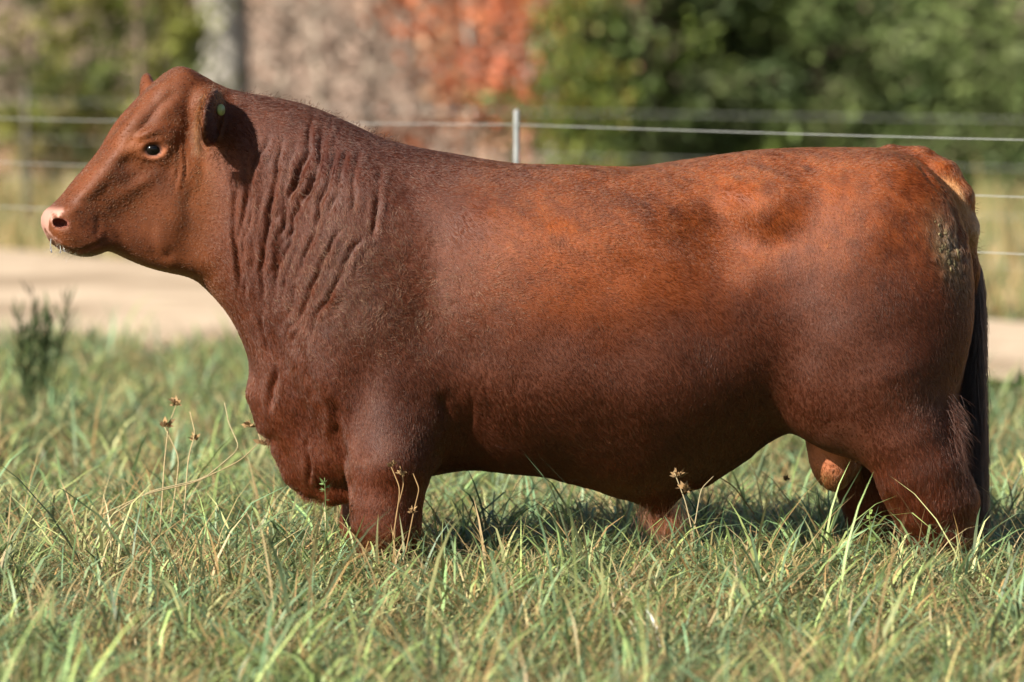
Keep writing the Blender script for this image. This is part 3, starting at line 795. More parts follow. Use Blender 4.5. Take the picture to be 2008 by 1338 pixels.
def pigment(Pt, Nn):
    u, v = to_uv(Pt[:, 0], Pt[:, 2])
    y = Pt[:, 1]
    k = (D + y) / D
    a, b = 1004 + Pt[:, 0] / (S * k), HZ + (HC - Pt[:, 2]) / (S * k)
    n1, n2, n3 = Noise(21, .22, 3)(Pt), Noise(22, .07, 2)(Pt), Noise(23, .5, 2)(Pt)
    c = np.tile(C_RED, (len(Pt), 1))
    def mix(col, w):
        nonlocal c
        w = np.clip(w, 0, 1)[:, None]; c = c * (1 - w) + col * w
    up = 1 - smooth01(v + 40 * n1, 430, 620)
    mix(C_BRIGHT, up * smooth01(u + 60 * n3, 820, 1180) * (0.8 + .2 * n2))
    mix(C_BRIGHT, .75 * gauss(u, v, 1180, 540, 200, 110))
    mix(C_DUST, smooth01(v + 50 * n1, 540, 720) * smooth01(u, 640, 900) * .85)
    mix(C_DUST, .85 * gauss(u, v, 1720, 640, 170, 190) )
    mix(C_DUST, .7 * gauss(u, v, 720, 580, 130, 130) )
    mix(C_DARK, .88 * gauss(u, v, 660, 290, 200, 100, .25))
    mix(C_DARK, .45 * gauss(u, v, 900, 370, 170, 80, .15) * (.8 + .4 * n1))
    mix(C_DARK, .55 * gauss(u, v, 1180, 395, 150, 38, .1) * (.7 + .6 * n1))
    mix(C_DARK, .36 * gauss(u, v, 1385, 470, 85, 48, .35) * (.8 + .4 * n1))
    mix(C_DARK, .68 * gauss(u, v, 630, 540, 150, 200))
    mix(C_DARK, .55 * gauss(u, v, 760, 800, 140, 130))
    mix(C_DARK, .45 * smooth01(v, 800, 960) * smooth01(u, 880, 960) * (1 - smooth01(u, 1480, 1600)))  # darker underside of the belly: shade painted into the coat colour
    mix(C_DARK, .14 * np.clip(n1, 0, 1))
    mix(C_RED * 1.05, smooth01(v, 850, 980))
    mix(C_RED, .7 * gauss(u, v, 610, 850, 60, 90))
    # head
    hd = 1 - smooth01(u + 12 * n1, 395, 475)
    mix(C_FACE, hd)
    mix(C_DARK * 1.2, hd * (.55 * gauss(u, v, 246, 340, 34, 26, .8) + .55 * gauss(u, v, 322, 345, 26, 34) + .30 * gauss(u, v, 260, 480, 60, 22) + .40 * gauss(u, v, 145, 394, 34, 9, -.1) + .35 * gauss(u, v, 300, 225, 45, 12, 2.25) + .25 * gauss(u, v, 190, 440, 20, 30) + .35 * gauss(u, v, 295, 255, 38, 16, -.4)))  # dark face patches: hair colour, plus painted shade along jaw and temple
    mix(np.array([.165, .048, .012]), hd * (.7 * gauss(u, v, 272, 280, 26, 26) + .5 * gauss(u, v, 400, 340, 28, 60)))
    near = y < 0.02 - 0.36 * (HX0 - Pt[:, 0])
    eye = np.hypot((a - 302) / 31, (b - 295 - .10 * (302 - a)) / 20)
    lid = smooth01(b + .25 * (a - 302), 288, 302) * .9 + .06
    mix(np.array([.235, .080, .036]), near * hd * lid * (1 - smooth01(eye, .70, 1.05)))
    mix(np.array([.05, .02, .015]), near * hd * (1 - smooth01(eye, .50, .62)))
    mix(C_DARK * .45, hd * (y < -.16) * smooth01(u, 408, 418) * (b < 310) * smooth01(-np.abs(u - 425), -40, -25))  # back of the near ear: its shadow painted in as dark colour
    # muzzle
    nose = smooth01(-(u + 0.35 * (v - 440)) + 11 * n2 + 6 * Noise(25, .015, 2)(Pt), -124, -106) * smooth01(v, 398, 412)
    mix(C_NOSE, nose * (v < 482))
    mix(np.array([.09, .04, .02]), smooth01(v, 487, 494) * (1 - smooth01(u, 195, 225)) )
    nst = np.hypot((a - 121) / 17, (b - 438) / 10)
    mix(np.array([.16, .05, .035]), hd * near * (1 - smooth01(nst, .75, 1.1)))
    # ears inside, tail underside, scrotum, mud
    mix(C_TAN, smooth01(a, 1822, 1838) * (np.abs(y + .05) < .085) * (1 - smooth01(b, 430, 520)) * smooth01(b, 335, 365) * (1 - smooth01(a - .55 * (b - 340), 1858, 1872)))
    sc = (np.hypot((u - 1638) / 66, (v - 895) / 96) < 1) & (np.abs(y) < .13) & (a < 1690 - 0.0 * v)
    mix(C_PINK, sc * smooth01(v + 6 * n2, 830, 880))
    mix(np.array([.16, .066, .024]), sc * smooth01(v + 8 * n2, 905, 945))
    mud = .45 * gauss(a, b, 1850, 470, 20, 50, -.35) * smooth01(n2 + .6 * Noise(24, .02, 2)(Pt), -.1, .9)
    mix(np.array([.20, .155, .080]), mud * (y < 0))
    mix(np.array([.10, .075, .04]), .75 * gauss(a, b, 1856, 490, 26, 70, -.3) * (y < 0))
    c *= (1 + .06 * n2 + .07 * n1)[:, None]
    return np.clip(c, .004, .9)

bull = empty('bull', (0.35, 0, 0))
tag(bull, 'stocky red brown bull standing side-on in long grass, head raised to the left', 'bull')
hide_mat = tint_mat('bull_hide', .62, .25, 0, .12)
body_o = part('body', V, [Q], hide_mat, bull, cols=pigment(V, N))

# eyes
def ball(c, r, sx=(1, 1, 1), n=20, m=14):
    th = np.linspace(0, np.pi, m); ph = np.linspace(0, 2 * np.pi, n, endpoint=False)
    v = np.array([[math.sin(t) * math.cos(p), math.sin(t) * math.sin(p), math.cos(t)] for t in th for p in ph]) * r * np.array(sx) + c
    i = np.arange(m - 1)[:, None] * n; j = np.arange(n)[None]; k = (j + 1) % n
    return v, [np.stack([i + j, i + n + j, i + n + k, i + k], -1).reshape(-1, 4)]
eye_mat, nt, b, _ = nodes_mat('eye_dark')
b.inputs['Base Color'].default_value = (.0035, .0025, .0022, 1); b.inputs['Roughness'].default_value = .05; b.inputs['Specular IOR Level'].default_value = .28
lat = np.array([ST, -CT, 0])
part('eye', *ball(HW(302, 293,   .106), .0245, (1.12, .9, .92)), eye_mat, bull)
part('eye', *ball(HP(302, 293, -.106), .0205, (1.05, .9, .9)), eye_mat, bull)
# ear tag
tag_mat, nt, b, _ = nodes_mat('tag_plastic')
b.inputs['Base Color'].default_value = (.24, .27, .09, 1); b.inputs['Roughness'].default_value = .4
tc = HW(419, 216, .215) + np.array([.024, -.012, 0])
fr_ = frame([0.80, -0.58, 0.05], [0, 0, 1.0])
an = np.linspace(0, 2 * np.pi, 20, endpoint=False)
def disc(c, fr, r, th):
    ring = [c + fr[1] * math.cos(t) * r + fr[2] * math.sin(t) * r for t in an]
    v = np.array([p - fr[0] * th for p in ring] + [p + fr[0] * th for p in ring] + [c - fr[0] * th, c + fr[0] * th * 1.5])
    n = len(an); j = np.arange(n); k = (j + 1) % n
    return v, [np.stack([j, k, k + n, j + n], 1), np.vstack([np.stack([np.full(n, 2 * n), k, j], 1), np.stack([np.full(n, 2 * n + 1), j + n, k + n], 1)])]
et = part('ear_tag', *disc(tc, fr_, .0165, .0025), tag_mat, bull)

# ------------------------------------------------------------------ coat
def sample_surface(V, Q, N, n, weight):
    T = np.vstack([Q[:, [0, 1, 2]], Q[:, [0, 2, 3]]])
    ar = np.linalg.norm(np.cross(V[T[:, 1]] - V[T[:, 0]], V[T[:, 2]] - V[T[:, 0]]), axis=1) * weight[T].mean(1)
    cs = np.cumsum(ar); i = np.searchsorted(cs, rng.random(n) * cs[-1]); i = np.clip(i, 0, len(T) - 1)
    a, b = rng.random(n), rng.random(n); m = a + b > 1; a[m], b[m] = 1 - a[m], 1 - b[m]
    w = np.stack([1 - a - b, a, b], 1)[..., None]
    return (V[T[i]] * w).sum(1), (lambda x: x / (np.linalg.norm(x, axis=1, keepdims=True) + 1e-9))((N[T[i]] * w).sum(1))

def hair_object(name, pts, cols, r0, r1, mat, parent):
    """pts (n, k, 3) world, cols (n,3), radii root and tip"""
    n, k = pts.shape[:2]
    hc = bpy.data.hair_curves.new(name)
    hc.add_curves([k] * n)
    loc = (pts - np.array(parent.location)).astype(np.float32)
    hc.attributes['position'].data.foreach_set('vector', loc.ravel())
    ra = hc.attributes.get('radius') or hc.attributes.new('radius', 'FLOAT', 'POINT')
    r = (np.asarray(r0).reshape(-1, 1) * np.ones((n, 1))) * (1 - np.linspace(0, 1, k)[None] * (1 - r1))
    ra.data.foreach_set('value', r.astype(np.float32).ravel())
    ca = hc.attributes.new('tint', 'FLOAT_COLOR', 'CURVE')
    c4 = np.ones((n, 4), np.float32); c4[:, :3] = cols
    ca.data.foreach_set('color', c4.ravel())
    hc.materials.append(mat)
    o = bpy.data.objects.new(name, hc); COL.objects.link(o); o.parent = parent
    return o

def hair_mat(name, rough=.30, spec=.5):
    m, nt, b, out = nodes_mat(name)
    at = nt.nodes.new('ShaderNodeAttribute'); at.attribute_name = 'tint'
    nt.nodes.remove(b)
    h = nt.nodes.new('ShaderNodeBsdfHairPrincipled')
    h.model = 'CHIANG'; h.parametrization = 'COLOR'
    nt.links.new(at.outputs['Color'], h.inputs['Color'])
    h.inputs['Roughness'].default_value = rough
    h.inputs['Radial Roughness'].default_value = .55
    h.inputs['Coat'].default_value = .0
    h.inputs['Random Roughness'].default_value = .1
    h.inputs['IOR'].default_value = 1.40
    d = nt.nodes.new('ShaderNodeBsdfDiffuse'); nt.links.new(at.outputs['Color'], d.inputs['Color'])
    mx = nt.nodes.new('ShaderNodeMixShader'); mx.inputs[0].default_value = .22
    nt.links.new(h.outputs[0], mx.inputs[1]); nt.links.new(d.outputs[0], mx.inputs[2])
    nt.links.new(mx.outputs[0], out.inputs['Surface'])
    return m

coat_mat = hair_mat('coat_hair')
NH = 470000
nearw = np.where(V[:, 1] < .03 - .36 * np.maximum(HX0 - V[:, 0], 0), 1.0, .22)
bare = np.zeros(len(V))
bare = np.maximum(bare, smooth01(-(pu + .35 * (pv - 440)), -134, -122) * (pv > 400) * (pv < 484))             # nose pad
bare = np.maximum(bare, (np.hypot((su - 302) / 26, (sv - 294) / 17) < 1) * (V[:, 1] < -.05) * (pu < 400))
lown = np.where(V[:, 2] < .12, .25, 1.0)
Rp, Rn = sample_surface(V, Q, N, NH, nearw * (1 - bare) * lown)
hu, hv = to_uv(Rp[:, 0], Rp[:, 2])
# growth direction (angle below horizontal, tail-wards) over the side of the animal
def flow_angle(u, v):
    a = np.full(u.shape, 42.0)
    def m(val, w):
        nonlocal a
        a = a * (1 - w) + val * w
    m(12, 1 - smooth01(v, 310, 430))
    m(22, gauss(u, v, 1150, 520, 260, 120))
    m(72, smooth01(v, 560, 760))
    m(65, gauss(u, v, 1650, 600, 220, 200))
    m(68, gauss(u, v, 620, 420, 170, 220))
    m(86, smooth01(v, 850, 960))
    m(78, smooth01(u, 1790, 1860))
    m(-35, (1 - smooth01(u, 380, 450)) * (1 - smooth01(v, 420, 520)))
    m(15, (1 - smooth01(u, 360, 420)) * smooth01(v, 380, 470))
    return np.radians(a)
fa = flow_angle(hu, hv)
cw = gauss(hu, hv, 740, 570, 170, 140)
fa += .16 * Noise(31, .22, 2)(Rp) + .025 * Noise(32, .03, 2)(Rp) + cw * .30 * Noise(33, .06, 2)(Rp) + rng.normal(0, .07, NH)
dr = np.stack([np.cos(fa), .0 * fa, -np.sin(fa)], 1)
dr -= Rn * (dr * Rn).sum(1, keepdims=True)
dr /= np.linalg.norm(dr, axis=1, keepdims=True) + 1e-6
ln = np.full(NH, .0125)
ln *= 1 - .62 * (1 - smooth01(hu, 380, 470))                                 # short on the face
ln *= 1 + .9 * smooth01(hv, 830, 940) * smooth01(hu, 1500, 1700)              # shaggy hind legs
ln *= 1 + .1 * gauss(hu, hv, 560, 200, 180, 40) + .45 * cw                     # crest
ln *= 1 + .6 * gauss(hu, hv, 1860, 400, 60, 120)
ln *= 1 - .45 * smooth01(-np.hypot((hu - 1638) / 62, (hv - 890) / 90), -1.1, -.9)
ln *= rng.uniform(.65, 1.3, NH)
lift = np.radians(rng.uniform(10, 19, NH)) * (1 + 1.0 * (1 - smooth01(hu, 380, 470))) * (1 + .8 * gauss(hu, hv, 1240, 440, 300, 80))
side_v = np.cross(Rn, dr)
bend = (.05 * Noise(35, .05, 2)(Rp) + rng.normal(0, .12, NH) + cw * .22 * Noise(36, .03, 2)(Rp))[:, None]
K = 4
t = np.linspace(0, 1, K)
# tufts: neighbouring hairs share a tint, a direction and lean to one tip
from mathutils.kdtree import KDTree
NC = NH // 7
kd = KDTree(NC)
for i_c in range(NC): kd.insert(Rp[i_c], i_c)
kd.balance()
cid = np.fromiter((kd.find(p)[1] for p in Rp), np.int64, NH)
fa_c = rng.normal(0, .07, NC)[cid]
ctint = rng.lognormal(0, .07, NC)[cid]
dr2 = dr * np.cos(fa_c)[:, None] + side_v * np.sin(fa_c)[:, None]
lc = ln[cid] * .5 + ln * .5
def strand_pts(R0, d_, t_):
    return R0 - Rn * .0005 + lc[:, None] * (d_ * (t_ * np.cos(lift))[:, None] + Rn * (np.sin(lift) * (t_ - .35 * t_ * t_))[:, None] + side_v * bend * t_ * t_)
pts = np.stack([strand_pts(Rp * (1 - .35 * tt ** 1.3) + Rp[cid] * (.35 * tt ** 1.3), dr2, tt) for tt in t], 1)
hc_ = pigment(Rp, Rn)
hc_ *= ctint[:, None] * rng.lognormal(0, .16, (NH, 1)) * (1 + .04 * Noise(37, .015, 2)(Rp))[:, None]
pale = (rng.random(NH) < .03 * cw + .005 + .05 * gauss(hu, hv, 1250, 650, 120, 60) * (Noise(38, .04, 1)(Rp) > .3))
hc_[pale] = hc_[pale] * .3 + np.array([.26, .18, .11]) * .7
hair_object('coat', pts, np.clip(hc_, .003, .8), rng.uniform(.00042, .00065, NH), .35, coat_mat, bull)

# loose wavy wisps on the shoulder
wv_w = np.where((V[:, 1] < 0), 1.0, .3) * np.maximum(gauss(pu, pv, 700, 540, 90, 110, -.4), .9 * gauss(pu, pv, 800, 600, 90, 70)) \
       + .25 * np.where(V[:, 1] < 0, 1, .2) * (gauss(pu, pv, 970, 560, 60, 70) + gauss(pu, pv, 590, 360, 60, 60))
nw, per = 3200, 3
Wp, Wn = sample_surface(V, Q, N, nw, wv_w)
wfa = flow_angle(*to_uv(Wp[:, 0], Wp[:, 2])) + .7 * Noise(41, .10, 2)(Wp) + rng.normal(0, .15, nw)
wd = np.stack([np.cos(wfa), 0 * wfa, -np.sin(wfa)], 1); wd -= Wn * (wd * Wn).sum(1, keepdims=True); wd /= np.linalg.norm(wd, axis=1, keepdims=True)
wsd = np.cross(Wn, wd)
wl = rng.uniform(.014, .034, nw); wam = rng.uniform(.0010, .0028, nw); wph = 5 * Noise(42, .05, 1)(Wp) + rng.normal(0, .6, nw); wfr = rng.uniform(5, 9, nw)
ri = np.repeat(np.arange(nw), per); nn = len(ri)
off = rng.normal(0, .0011, (nn, 1))
ts_ = np.linspace(0, 1, 9)
wpts = np.stack([Wp[ri] + wsd[ri] * (off * (1 - .5 * t_) + (wam[ri] * np.sin(wph[ri] + wfr[ri] * t_))[:, None]) + wd[ri] * (wl[ri] * t_)[:, None]
                 + Wn[ri] * (.0010 + .0011 * math.sin(math.pi * (.15 + .7 * t_)) + .0004 * rng.normal(size=(nn, 1))) for t_ in ts_], 1)
wcol = pigment(Wp, Wn) * 1.1 + np.array([.15, .095, .058]) * (rng.random((nw, 1)) ** 2.0)
hair_object('wavy_wisps', wpts, np.clip(wcol[ri] * rng.lognormal(0, .2, (nn, 1)), .003, .8), .00026, .3, coat_mat, bull)

# long dark hair of the tail switch
def strands(roots, dirs, ln, k=8, curl=.02, grav=.6):
    n = len(roots); p = [roots]; d = dirs.copy()
    ph = rng.uniform(0, 6.28, n); st = (ln / (k - 1))[:, None]
    sd = rng.normal(size=(n, 3)); sd /= np.linalg.norm(sd, axis=1, keepdims=True)
    for i in range(k - 1):
        d = d + np.array([0, 0, -grav / k]) + sd * (curl * np.sin(ph + i * 1.3))[:, None]
        d /= np.linalg.norm(d, axis=1, keepdims=True)
        p.append(p[-1] + d * st)
    return np.stack(p, 1)
n = 13000
tt = rng.uniform(0, 1, n)
tu = np.interp(tt, [0, .25, .5, .75, 1], [1900, 1903, 1902, 1904, 1905]); tv = 505 + 375 * tt
an = rng.uniform(0, 6.28, n)
rr = np.interp(tt, [0, .12, .5, 1], [.030, .030, .030, .034])
ro = np.stack([(tu - 1004) * S + np.cos(an) * rr * .8, np.sin(an) * rr * 1.2, HC - (tv - HZ) * S], 1)
di = np.stack([np.cos(an) * .34 - .03, np.sin(an) * .4, -np.ones(n)], 1)
sw = strands(ro, di / np.linalg.norm(di, axis=1, keepdims=True), rng.uniform(.08, .22, n) * (1 + .8 * smooth01(tv, 620, 820)), 8, .20, .8)
sw[:, :, 0] = np.minimum(sw[:, :, 0], (1928 - 1004) * S + rng.normal(0, .006, n)[:, None])
hair_object('tail_switch', sw, C_BLACK * rng.lognormal(0, .35, (n, 1)) * np.where(rng.random((n, 1)) < .12, 4, 1), .0007, .4, coat_mat, bull)
# fringe along the tail head, crest, ears and backs of the thighs
def fringe(name, pts_px, y, n, ln, dirv, col, spread=.012, curl=.08, grav=.5, r=.0006):
    t = rng.uniform(0, len(pts_px) - 1, n); i = np.minimum(t.astype(int), len(pts_px) - 2); f = (t - i)[:, None]
    A = np.array(pts_px, float); q = A[i] * (1 - f) + A[i + 1] * f
    ro = np.stack([(q[:, 0] - 1004) * S * (D + y) / D, np.full(n, y), HC - (q[:, 1] - HZ) * S * (D + y) / D], 1) + rng.normal(0, spread, (n, 3)) * np.array([.5, 1, .5])
    di = np.array(dirv, float) + rng.normal(0, .25, (n, 3)); di /= np.linalg.norm(di, axis=1, keepdims=True)
    return strands(ro, di, rng.uniform(.5, 1.2, n) * ln, 6, curl, grav), col * rng.lognormal(0, .3, (n, 1))
fs = [fringe('f', [(1790, 300), (1840, 325), (1880, 365), (1898, 410), (1904, 480), (1906, 540)], -.03, 1300, .013, (.7, 0, .25), C_RED * 1.1, .02),
      fringe('f', [(1860, 780), (1868, 860), (1862, 930)], -.24, 1500, .06, (.6, -.3, -.8), C_DARK * 1.2, .03),
      fringe('f', [(1878, 930), (1896, 985)], -.235, 700, .05, (.3, -.2, -.9), C_DUST, .02),
      fringe('f', [(480, 190), (600, 212), (720, 264), (780, 288)], 0, 1600, .010, (.5, 0, .6), C_DARK, .02),
      fringe('f', [(1260, 985), (1300, 1020), (1330, 1000)], -.02, 900, .06, (.1, 0, -1), np.array([.25, .07, .03]), .03),
      fringe('f', [(500, 790), (525, 850), (560, 915), (598, 970), (660, 985)], -.01, 1400, .025, (-.3, 0, -.9), C_RED, .012)]
Pn = np.concatenate([f[0] for f in fs]); Cn = np.concatenate([f[1] for f in fs])
hair_object('fringe_hair', Pn, np.clip(Cn, .003, .8), .0006, .3, coat_mat, bull)
# ear hair: along the front rim and from inside the cup
n = 900
q = rng.uniform(-1, 1, n); rim = EN + np.outer(np.sqrt(1 - (q * .9) ** 2) * .10, En[0]) * 0.9 + np.outer(q * .078, En[2]) - En[1] * 0 + np.array([-.017, -.008, 0])
di = np.array([-.25, -.35, -.75]) + rng.normal(0, .3, (n, 3)); di /= np.linalg.norm(di, axis=1, keepdims=True)
eh = strands(rim, di, rng.uniform(.015, .05, n), 6, .12, .6)
n2_ = 900
ins = EN + rng.normal(0, 1, (n2_, 3)) @ (En * np.array([[.05], [.006], [.035]])) + np.array([-.01, 0, 0])
di = np.array([-.6, -.3, -.3]) + rng.normal(0, .5, (n2_, 3)); di /= np.linalg.norm(di, axis=1, keepdims=True)
eh = np.concatenate([eh, strands(ins, di, rng.uniform(.02, .045, n2_), 6, .15, .5)])
hair_object('ear_hair', eh, np.array([.15, .048, .015]) * rng.lognormal(0, .35, (len(eh), 1)), .0006, .3, coat_mat, bull)

# caked mud on the rump
mud_mat = noise_mat('dried_mud', (.07, .055, .03), (.20, .16, .085), 60, .95, .4)
sel = np.where((V[:, 1] < 0) & (gauss(su, sv, 1850, 475, 16, 56, -.35) > .25))[0]
mp_ = []
for i in rng.choice(sel, min(24, len(sel)), replace=False):
    r_ = rng.uniform(.0015, .0045) * (1 if rng.random() < .8 else 1.6)
    bv, bf = ball(np.zeros(3), r_, (1, 1, 1), 7, 5)
    bv = bv * (1 + .35 * rng.normal(size=(len(bv), 1)))
    bv = bv - np.outer(bv @ N[i], N[i]) * .8
    bv[:, 2] *= rng.uniform(1, 1.8)
    mp_.append((bv + V[i] + N[i] * .003, bf))
mv, mf, _ = merge(mp_)
mo = part('dried_mud', mv, mf, mud_mat, bull); mo['kind'] = 'stuff'
# strings of saliva on the lip
sal, nt, b, _ = nodes_mat('saliva')
b.inputs['Base Color'].default_value = (.95, .97, 1, 1); b.inputs['Roughness'].default_value = .05; b.inputs['Transmission Weight'].default_value = .85; b.inputs['IOR'].default_value = 1.33
for pts_ in ([(101, 468), (100, 482), (102, 496)], [(119, 482), (120, 490), (119, 497)], [(126, 484), (127, 494)]):
    pp = [HW(u_, v_, .045) for u_, v_ in pts_]
    sv_, sf_ = tube(pp, np.linspace(.0014, .0026, len(pp)), 6)
    part('saliva', sv_, sf_, sal, bull)

# whiskers and lashes
n = 90
wr = np.array([HW(u_, v_, .06) for u_, v_ in zip(rng.uniform(100, 190, n), rng.uniform(455, 500, n))])
di = np.array([-.5, -.4, -.5]) + rng.normal(0, .4, (n, 3)); di /= np.linalg.norm(di, axis=1, keepdims=True)
wk = strands(wr, di, rng.uniform(.015, .04, n), 5, .06, .3)
n2_ = 60
lr_ = np.array([HW(303 + 24 * math.cos(a_), 292 - 13 * math.sin(a_), .128) for a_ in rng.uniform(.2, 2.6, n2_)])
di = np.array([-.1, -.9, .15]) + rng.normal(0, .2, (n2_, 3)); di /= np.linalg.norm(di, axis=1, keepdims=True)
wk = np.concatenate([wk, strands(lr_, di, rng.uniform(.010, .02, n2_), 5, .05, .3)])
hair_object('whiskers', wk, np.vstack([np.tile([.30, .24, .18], (n, 1)), np.tile([.05, .02, .01], (n2_, 1))]), .0004, .3, coat_mat, bull)
# ------------------------------------------------------------------ grass
grass_mat = tint_mat('grass_blade', .5, .35, .34)

def blades(xy, L, w, az, phi0, curve, cols, twist=None, levels=4, z0=None, base_mix=.35):
    """curved tapered blades; returns verts, [quads, tris], cols"""
    n = len(xy)
    ts = np.linspace(0, 1, levels + 1)
    pos = np.zeros((n, 3)); pos[:, :2] = xy; pos[:, 2] = (ground_z(xy[:, 0], xy[:, 1]) if z0 is None else z0) - .01
    hd = np.stack([np.cos(az), np.sin(az)], 1)
    tw = rng.uniform(-.9, .9, n) if twist is None else twist
    sd = np.stack([-np.sin(az + tw), np.cos(az + tw), np.zeros(n)], 1)
    V, C = [], []
    for i, t in enumerate(ts):
        if i:
            ph = np.minimum(phi0 + curve * (t - .5 / levels) ** 1.2, 2.2)
            st = (L / levels)[:, None]
            pos = pos + np.concatenate([hd * (np.sin(ph))[:, None], np.cos(ph)[:, None]], 1) * st
            pos[:, 2] = np.maximum(pos[:, 2], .012)
        wid = w * (1 - t ** 2.2) * (.75 + .5 * min(1, t * 3))
        c = cols * (1 - base_mix * (1 - t)) + np.array([.30, .25, .12]) * (base_mix * (1 - t))
        if i < levels:
            V += [pos + sd * wid[:, None] * .5, pos - sd * wid[:, None] * .5]; C += [c, c]
        else:
            V.append(pos.copy()); C.append(c)
    m = 2 * levels + 1
    V = np.stack(V, 1).reshape(-1, 3); C = np.stack(C, 1).reshape(-1, 3)
    k = np.arange(n)[:, None] * m
    q = np.vstack([k + np.array([[2 * i, 2 * i + 1, 2 * i + 3, 2 * i + 2]]) for i in range(levels - 1)])
    tr = k + np.array([[2 * levels - 2, 2 * levels - 1, 2 * levels]])
    return V, [q, tr], C

GREEN = np.array([(.084, .142, .056), (.062, .118, .062), (.115, .165, .054), (.096, .148, .076), (.148, .186, .062), (.048, .088, .045), (.185, .190, .085)])
STRAW = np.array([(.42, .31, .15), (.34, .24, .11), (.46, .36, .19), (.27, .17, .075), (.40, .25, .10), (.36, .29, .12)])

def lane_near_y(x):
    return np.interp(x, la[:, 0], la[:, 1])

def scatter(n, d0, d1, u0=-420, u1=2430, power=1.0):
    """points evenly spread over the ground between two camera distances"""
    d = np.sqrt(rng.uniform(d0 * d0, d1 * d1, n)); u = rng.uniform(u0, u1, n)
    return np.stack([(u - 1004) * S * d / D, d - D], 1)

lodge = Noise(61, 1.1, 2, 2); lodge2 = Noise(62, .35, 2, 2); patch = Noise(63, .7, 3, 2); hgt = Noise(64, .55, 2, 2)

def field(n, d0, d1, straw_f, Lr, wr, flat=1.0, tufts=True, levels=4, bright=1.0, lift=0.0):
    if tufts:
        nt_ = max(1, n // 14)
        c = scatter(nt_, d0, d1)
        i = rng.integers(0, nt_, n)
        xy = c[i] + rng.normal(0, .035, (n, 2))
        az0 = rng.uniform(0, 6.28, nt_)[i]
        tc = rng.integers(0, len(GREEN), nt_)[i]
    else:
        xy = scatter(n, d0, d1); az0 = rng.uniform(0, 6.28, n); tc = rng.integers(0, len(GREEN), n)
    ok = xy[:, 1] < lane_near_y(xy[:, 0]) + rng.normal(.0, .25, n)
    xy, az0, tc = xy[ok], az0[ok], tc[ok]; n = len(xy)
    az = 2.6 * lodge(xy) + 1.6 * lodge2(xy) + .4 + np.where(rng.random(n) < .35, rng.normal(0, .7, n), az0 + rng.normal(0, .8, n))
    L = rng.uniform(*Lr, n) * (1 + .28 * hgt(xy))
    w = rng.uniform(*wr, n)
    phi0 = np.abs(rng.normal(.25, .3, n)) * flat
    cv = rng.uniform(.3, 1.9, n) * flat
    st = rng.random(n) < straw_f * (1 + .55 * patch(xy))
    cols = GREEN[np.where(rng.random(n) < .65, tc, rng.integers(0, len(GREEN), n))] * rng.lognormal(0, .2, (n, 1)) * bright
    cols[st] = STRAW[rng.integers(0, len(STRAW), st.sum())] * rng.lognormal(0, .18, (st.sum(), 1))
    w[st] *= .6; phi0[st] += .35; cv[st] *= 1.1
    return blades(xy, L, w, az, phi0, cv, np.clip(cols, .01, .8), levels=levels, z0=ground_z(xy[:, 0], xy[:, 1]) + lift * rng.random(n))

GS = 1.0
def tussocks(n_t, d0, d1, per, Lr, wr, straw_f, levels=4, bright=1.0, rad=.05, zl=.10):
    """mounded tufts whose blades arch outwards and over"""
    c = scatter(n_t, d0, d1); c = c[c[:, 1] < lane_near_y(c[:, 0]) + rng.normal(0, .2, len(c))]
    n_t = len(c); i = np.repeat(np.arange(n_t), rng.poisson(per, n_t) + 3); n = len(i)
    size = rng.lognormal(0, .28, n_t) * (1 + .25 * hgt(c))
    up = rng.beta(.8, 3.6, n_t)                                   # some tufts stand, most have collapsed
    az = rng.uniform(0, 6.28, n); rr = rad * np.sqrt(rng.random(n))
    xy = c[i] + np.stack([np.cos(az), np.sin(az)], 1) * rr[:, None]
    az = az + rng.normal(0, .7, n) + .9 * lodge2(xy)
    L = rng.uniform(*Lr, n) * size[i]
    phi0 = np.abs(rng.normal(.85, .45, n)) * (1.25 - up[i]); cv = rng.uniform(.5, 2.4, n) * (1.15 - .8 * up[i])
    tc = rng.integers(0, len(GREEN), n_t)[i]
    cols = GREEN[np.where(rng.random(n) < .7, tc, rng.integers(0, len(GREEN), n))] * rng.lognormal(0, .22, (n, 1)) * bright * rng.lognormal(0, .30, n_t)[i][:, None]
    st = rng.random(n) < np.clip(straw_f * (1 + .7 * patch(xy)), .05, .95)
    cols[st] = STRAW[rng.integers(0, len(STRAW), st.sum())] * rng.lognormal(0, .2, (st.sum(), 1))
    w = rng.uniform(*wr, n); w[st] *= .6
    return blades(xy, L, w, az, phi0, cv, np.clip(cols, .01, .8), levels=levels, z0=ground_z(xy[:, 0], xy[:, 1]) + zl * rng.random(n_t)[i])

layers = [tussocks(int(4392 * GS), 10.2, 16.8, 24, (.09, .25), (.004, .0105), .40, 4, 1.85, .055, .24),
          tussocks(int(2074 * GS), 16.6, 22.0, 24, (.09, .25), (.006, .013), .36, 3, 1.8, .06, .19),
          tussocks(int(2318 * GS), 21.8, 31.5, 20, (.12, .27), (.009, .017), .26, 3, 1.75, .07, .08),
          field(int(51240 * GS), 10.2, 16.8, .80, (.06, .20), (.0028, .0060), 3.2, False, 4, 1.2, .26),    # dead thatch, tangled
          field(int(26840 * GS), 10.2, 16.8, .15, (.05, .14), (.005, .010), 3.0, False, 3, 1.6, .27),      # broken green pieces
          field(int(1098 * GS), 10.2, 17.5, .45, (.26, .40), (.003, .006), 1.0, False, 4, 1.1),             # tall single stems
          field(int(26840 * GS), 16.6, 22.0, .75, (.08, .24), (.004, .008), 2.6, False, 3, 1.2, .17),
          field(int(26840 * GS), 21.8, 31.5, .65, (.10, .24), (.007, .013), 2.2, False, 3, 1.4, .12)]
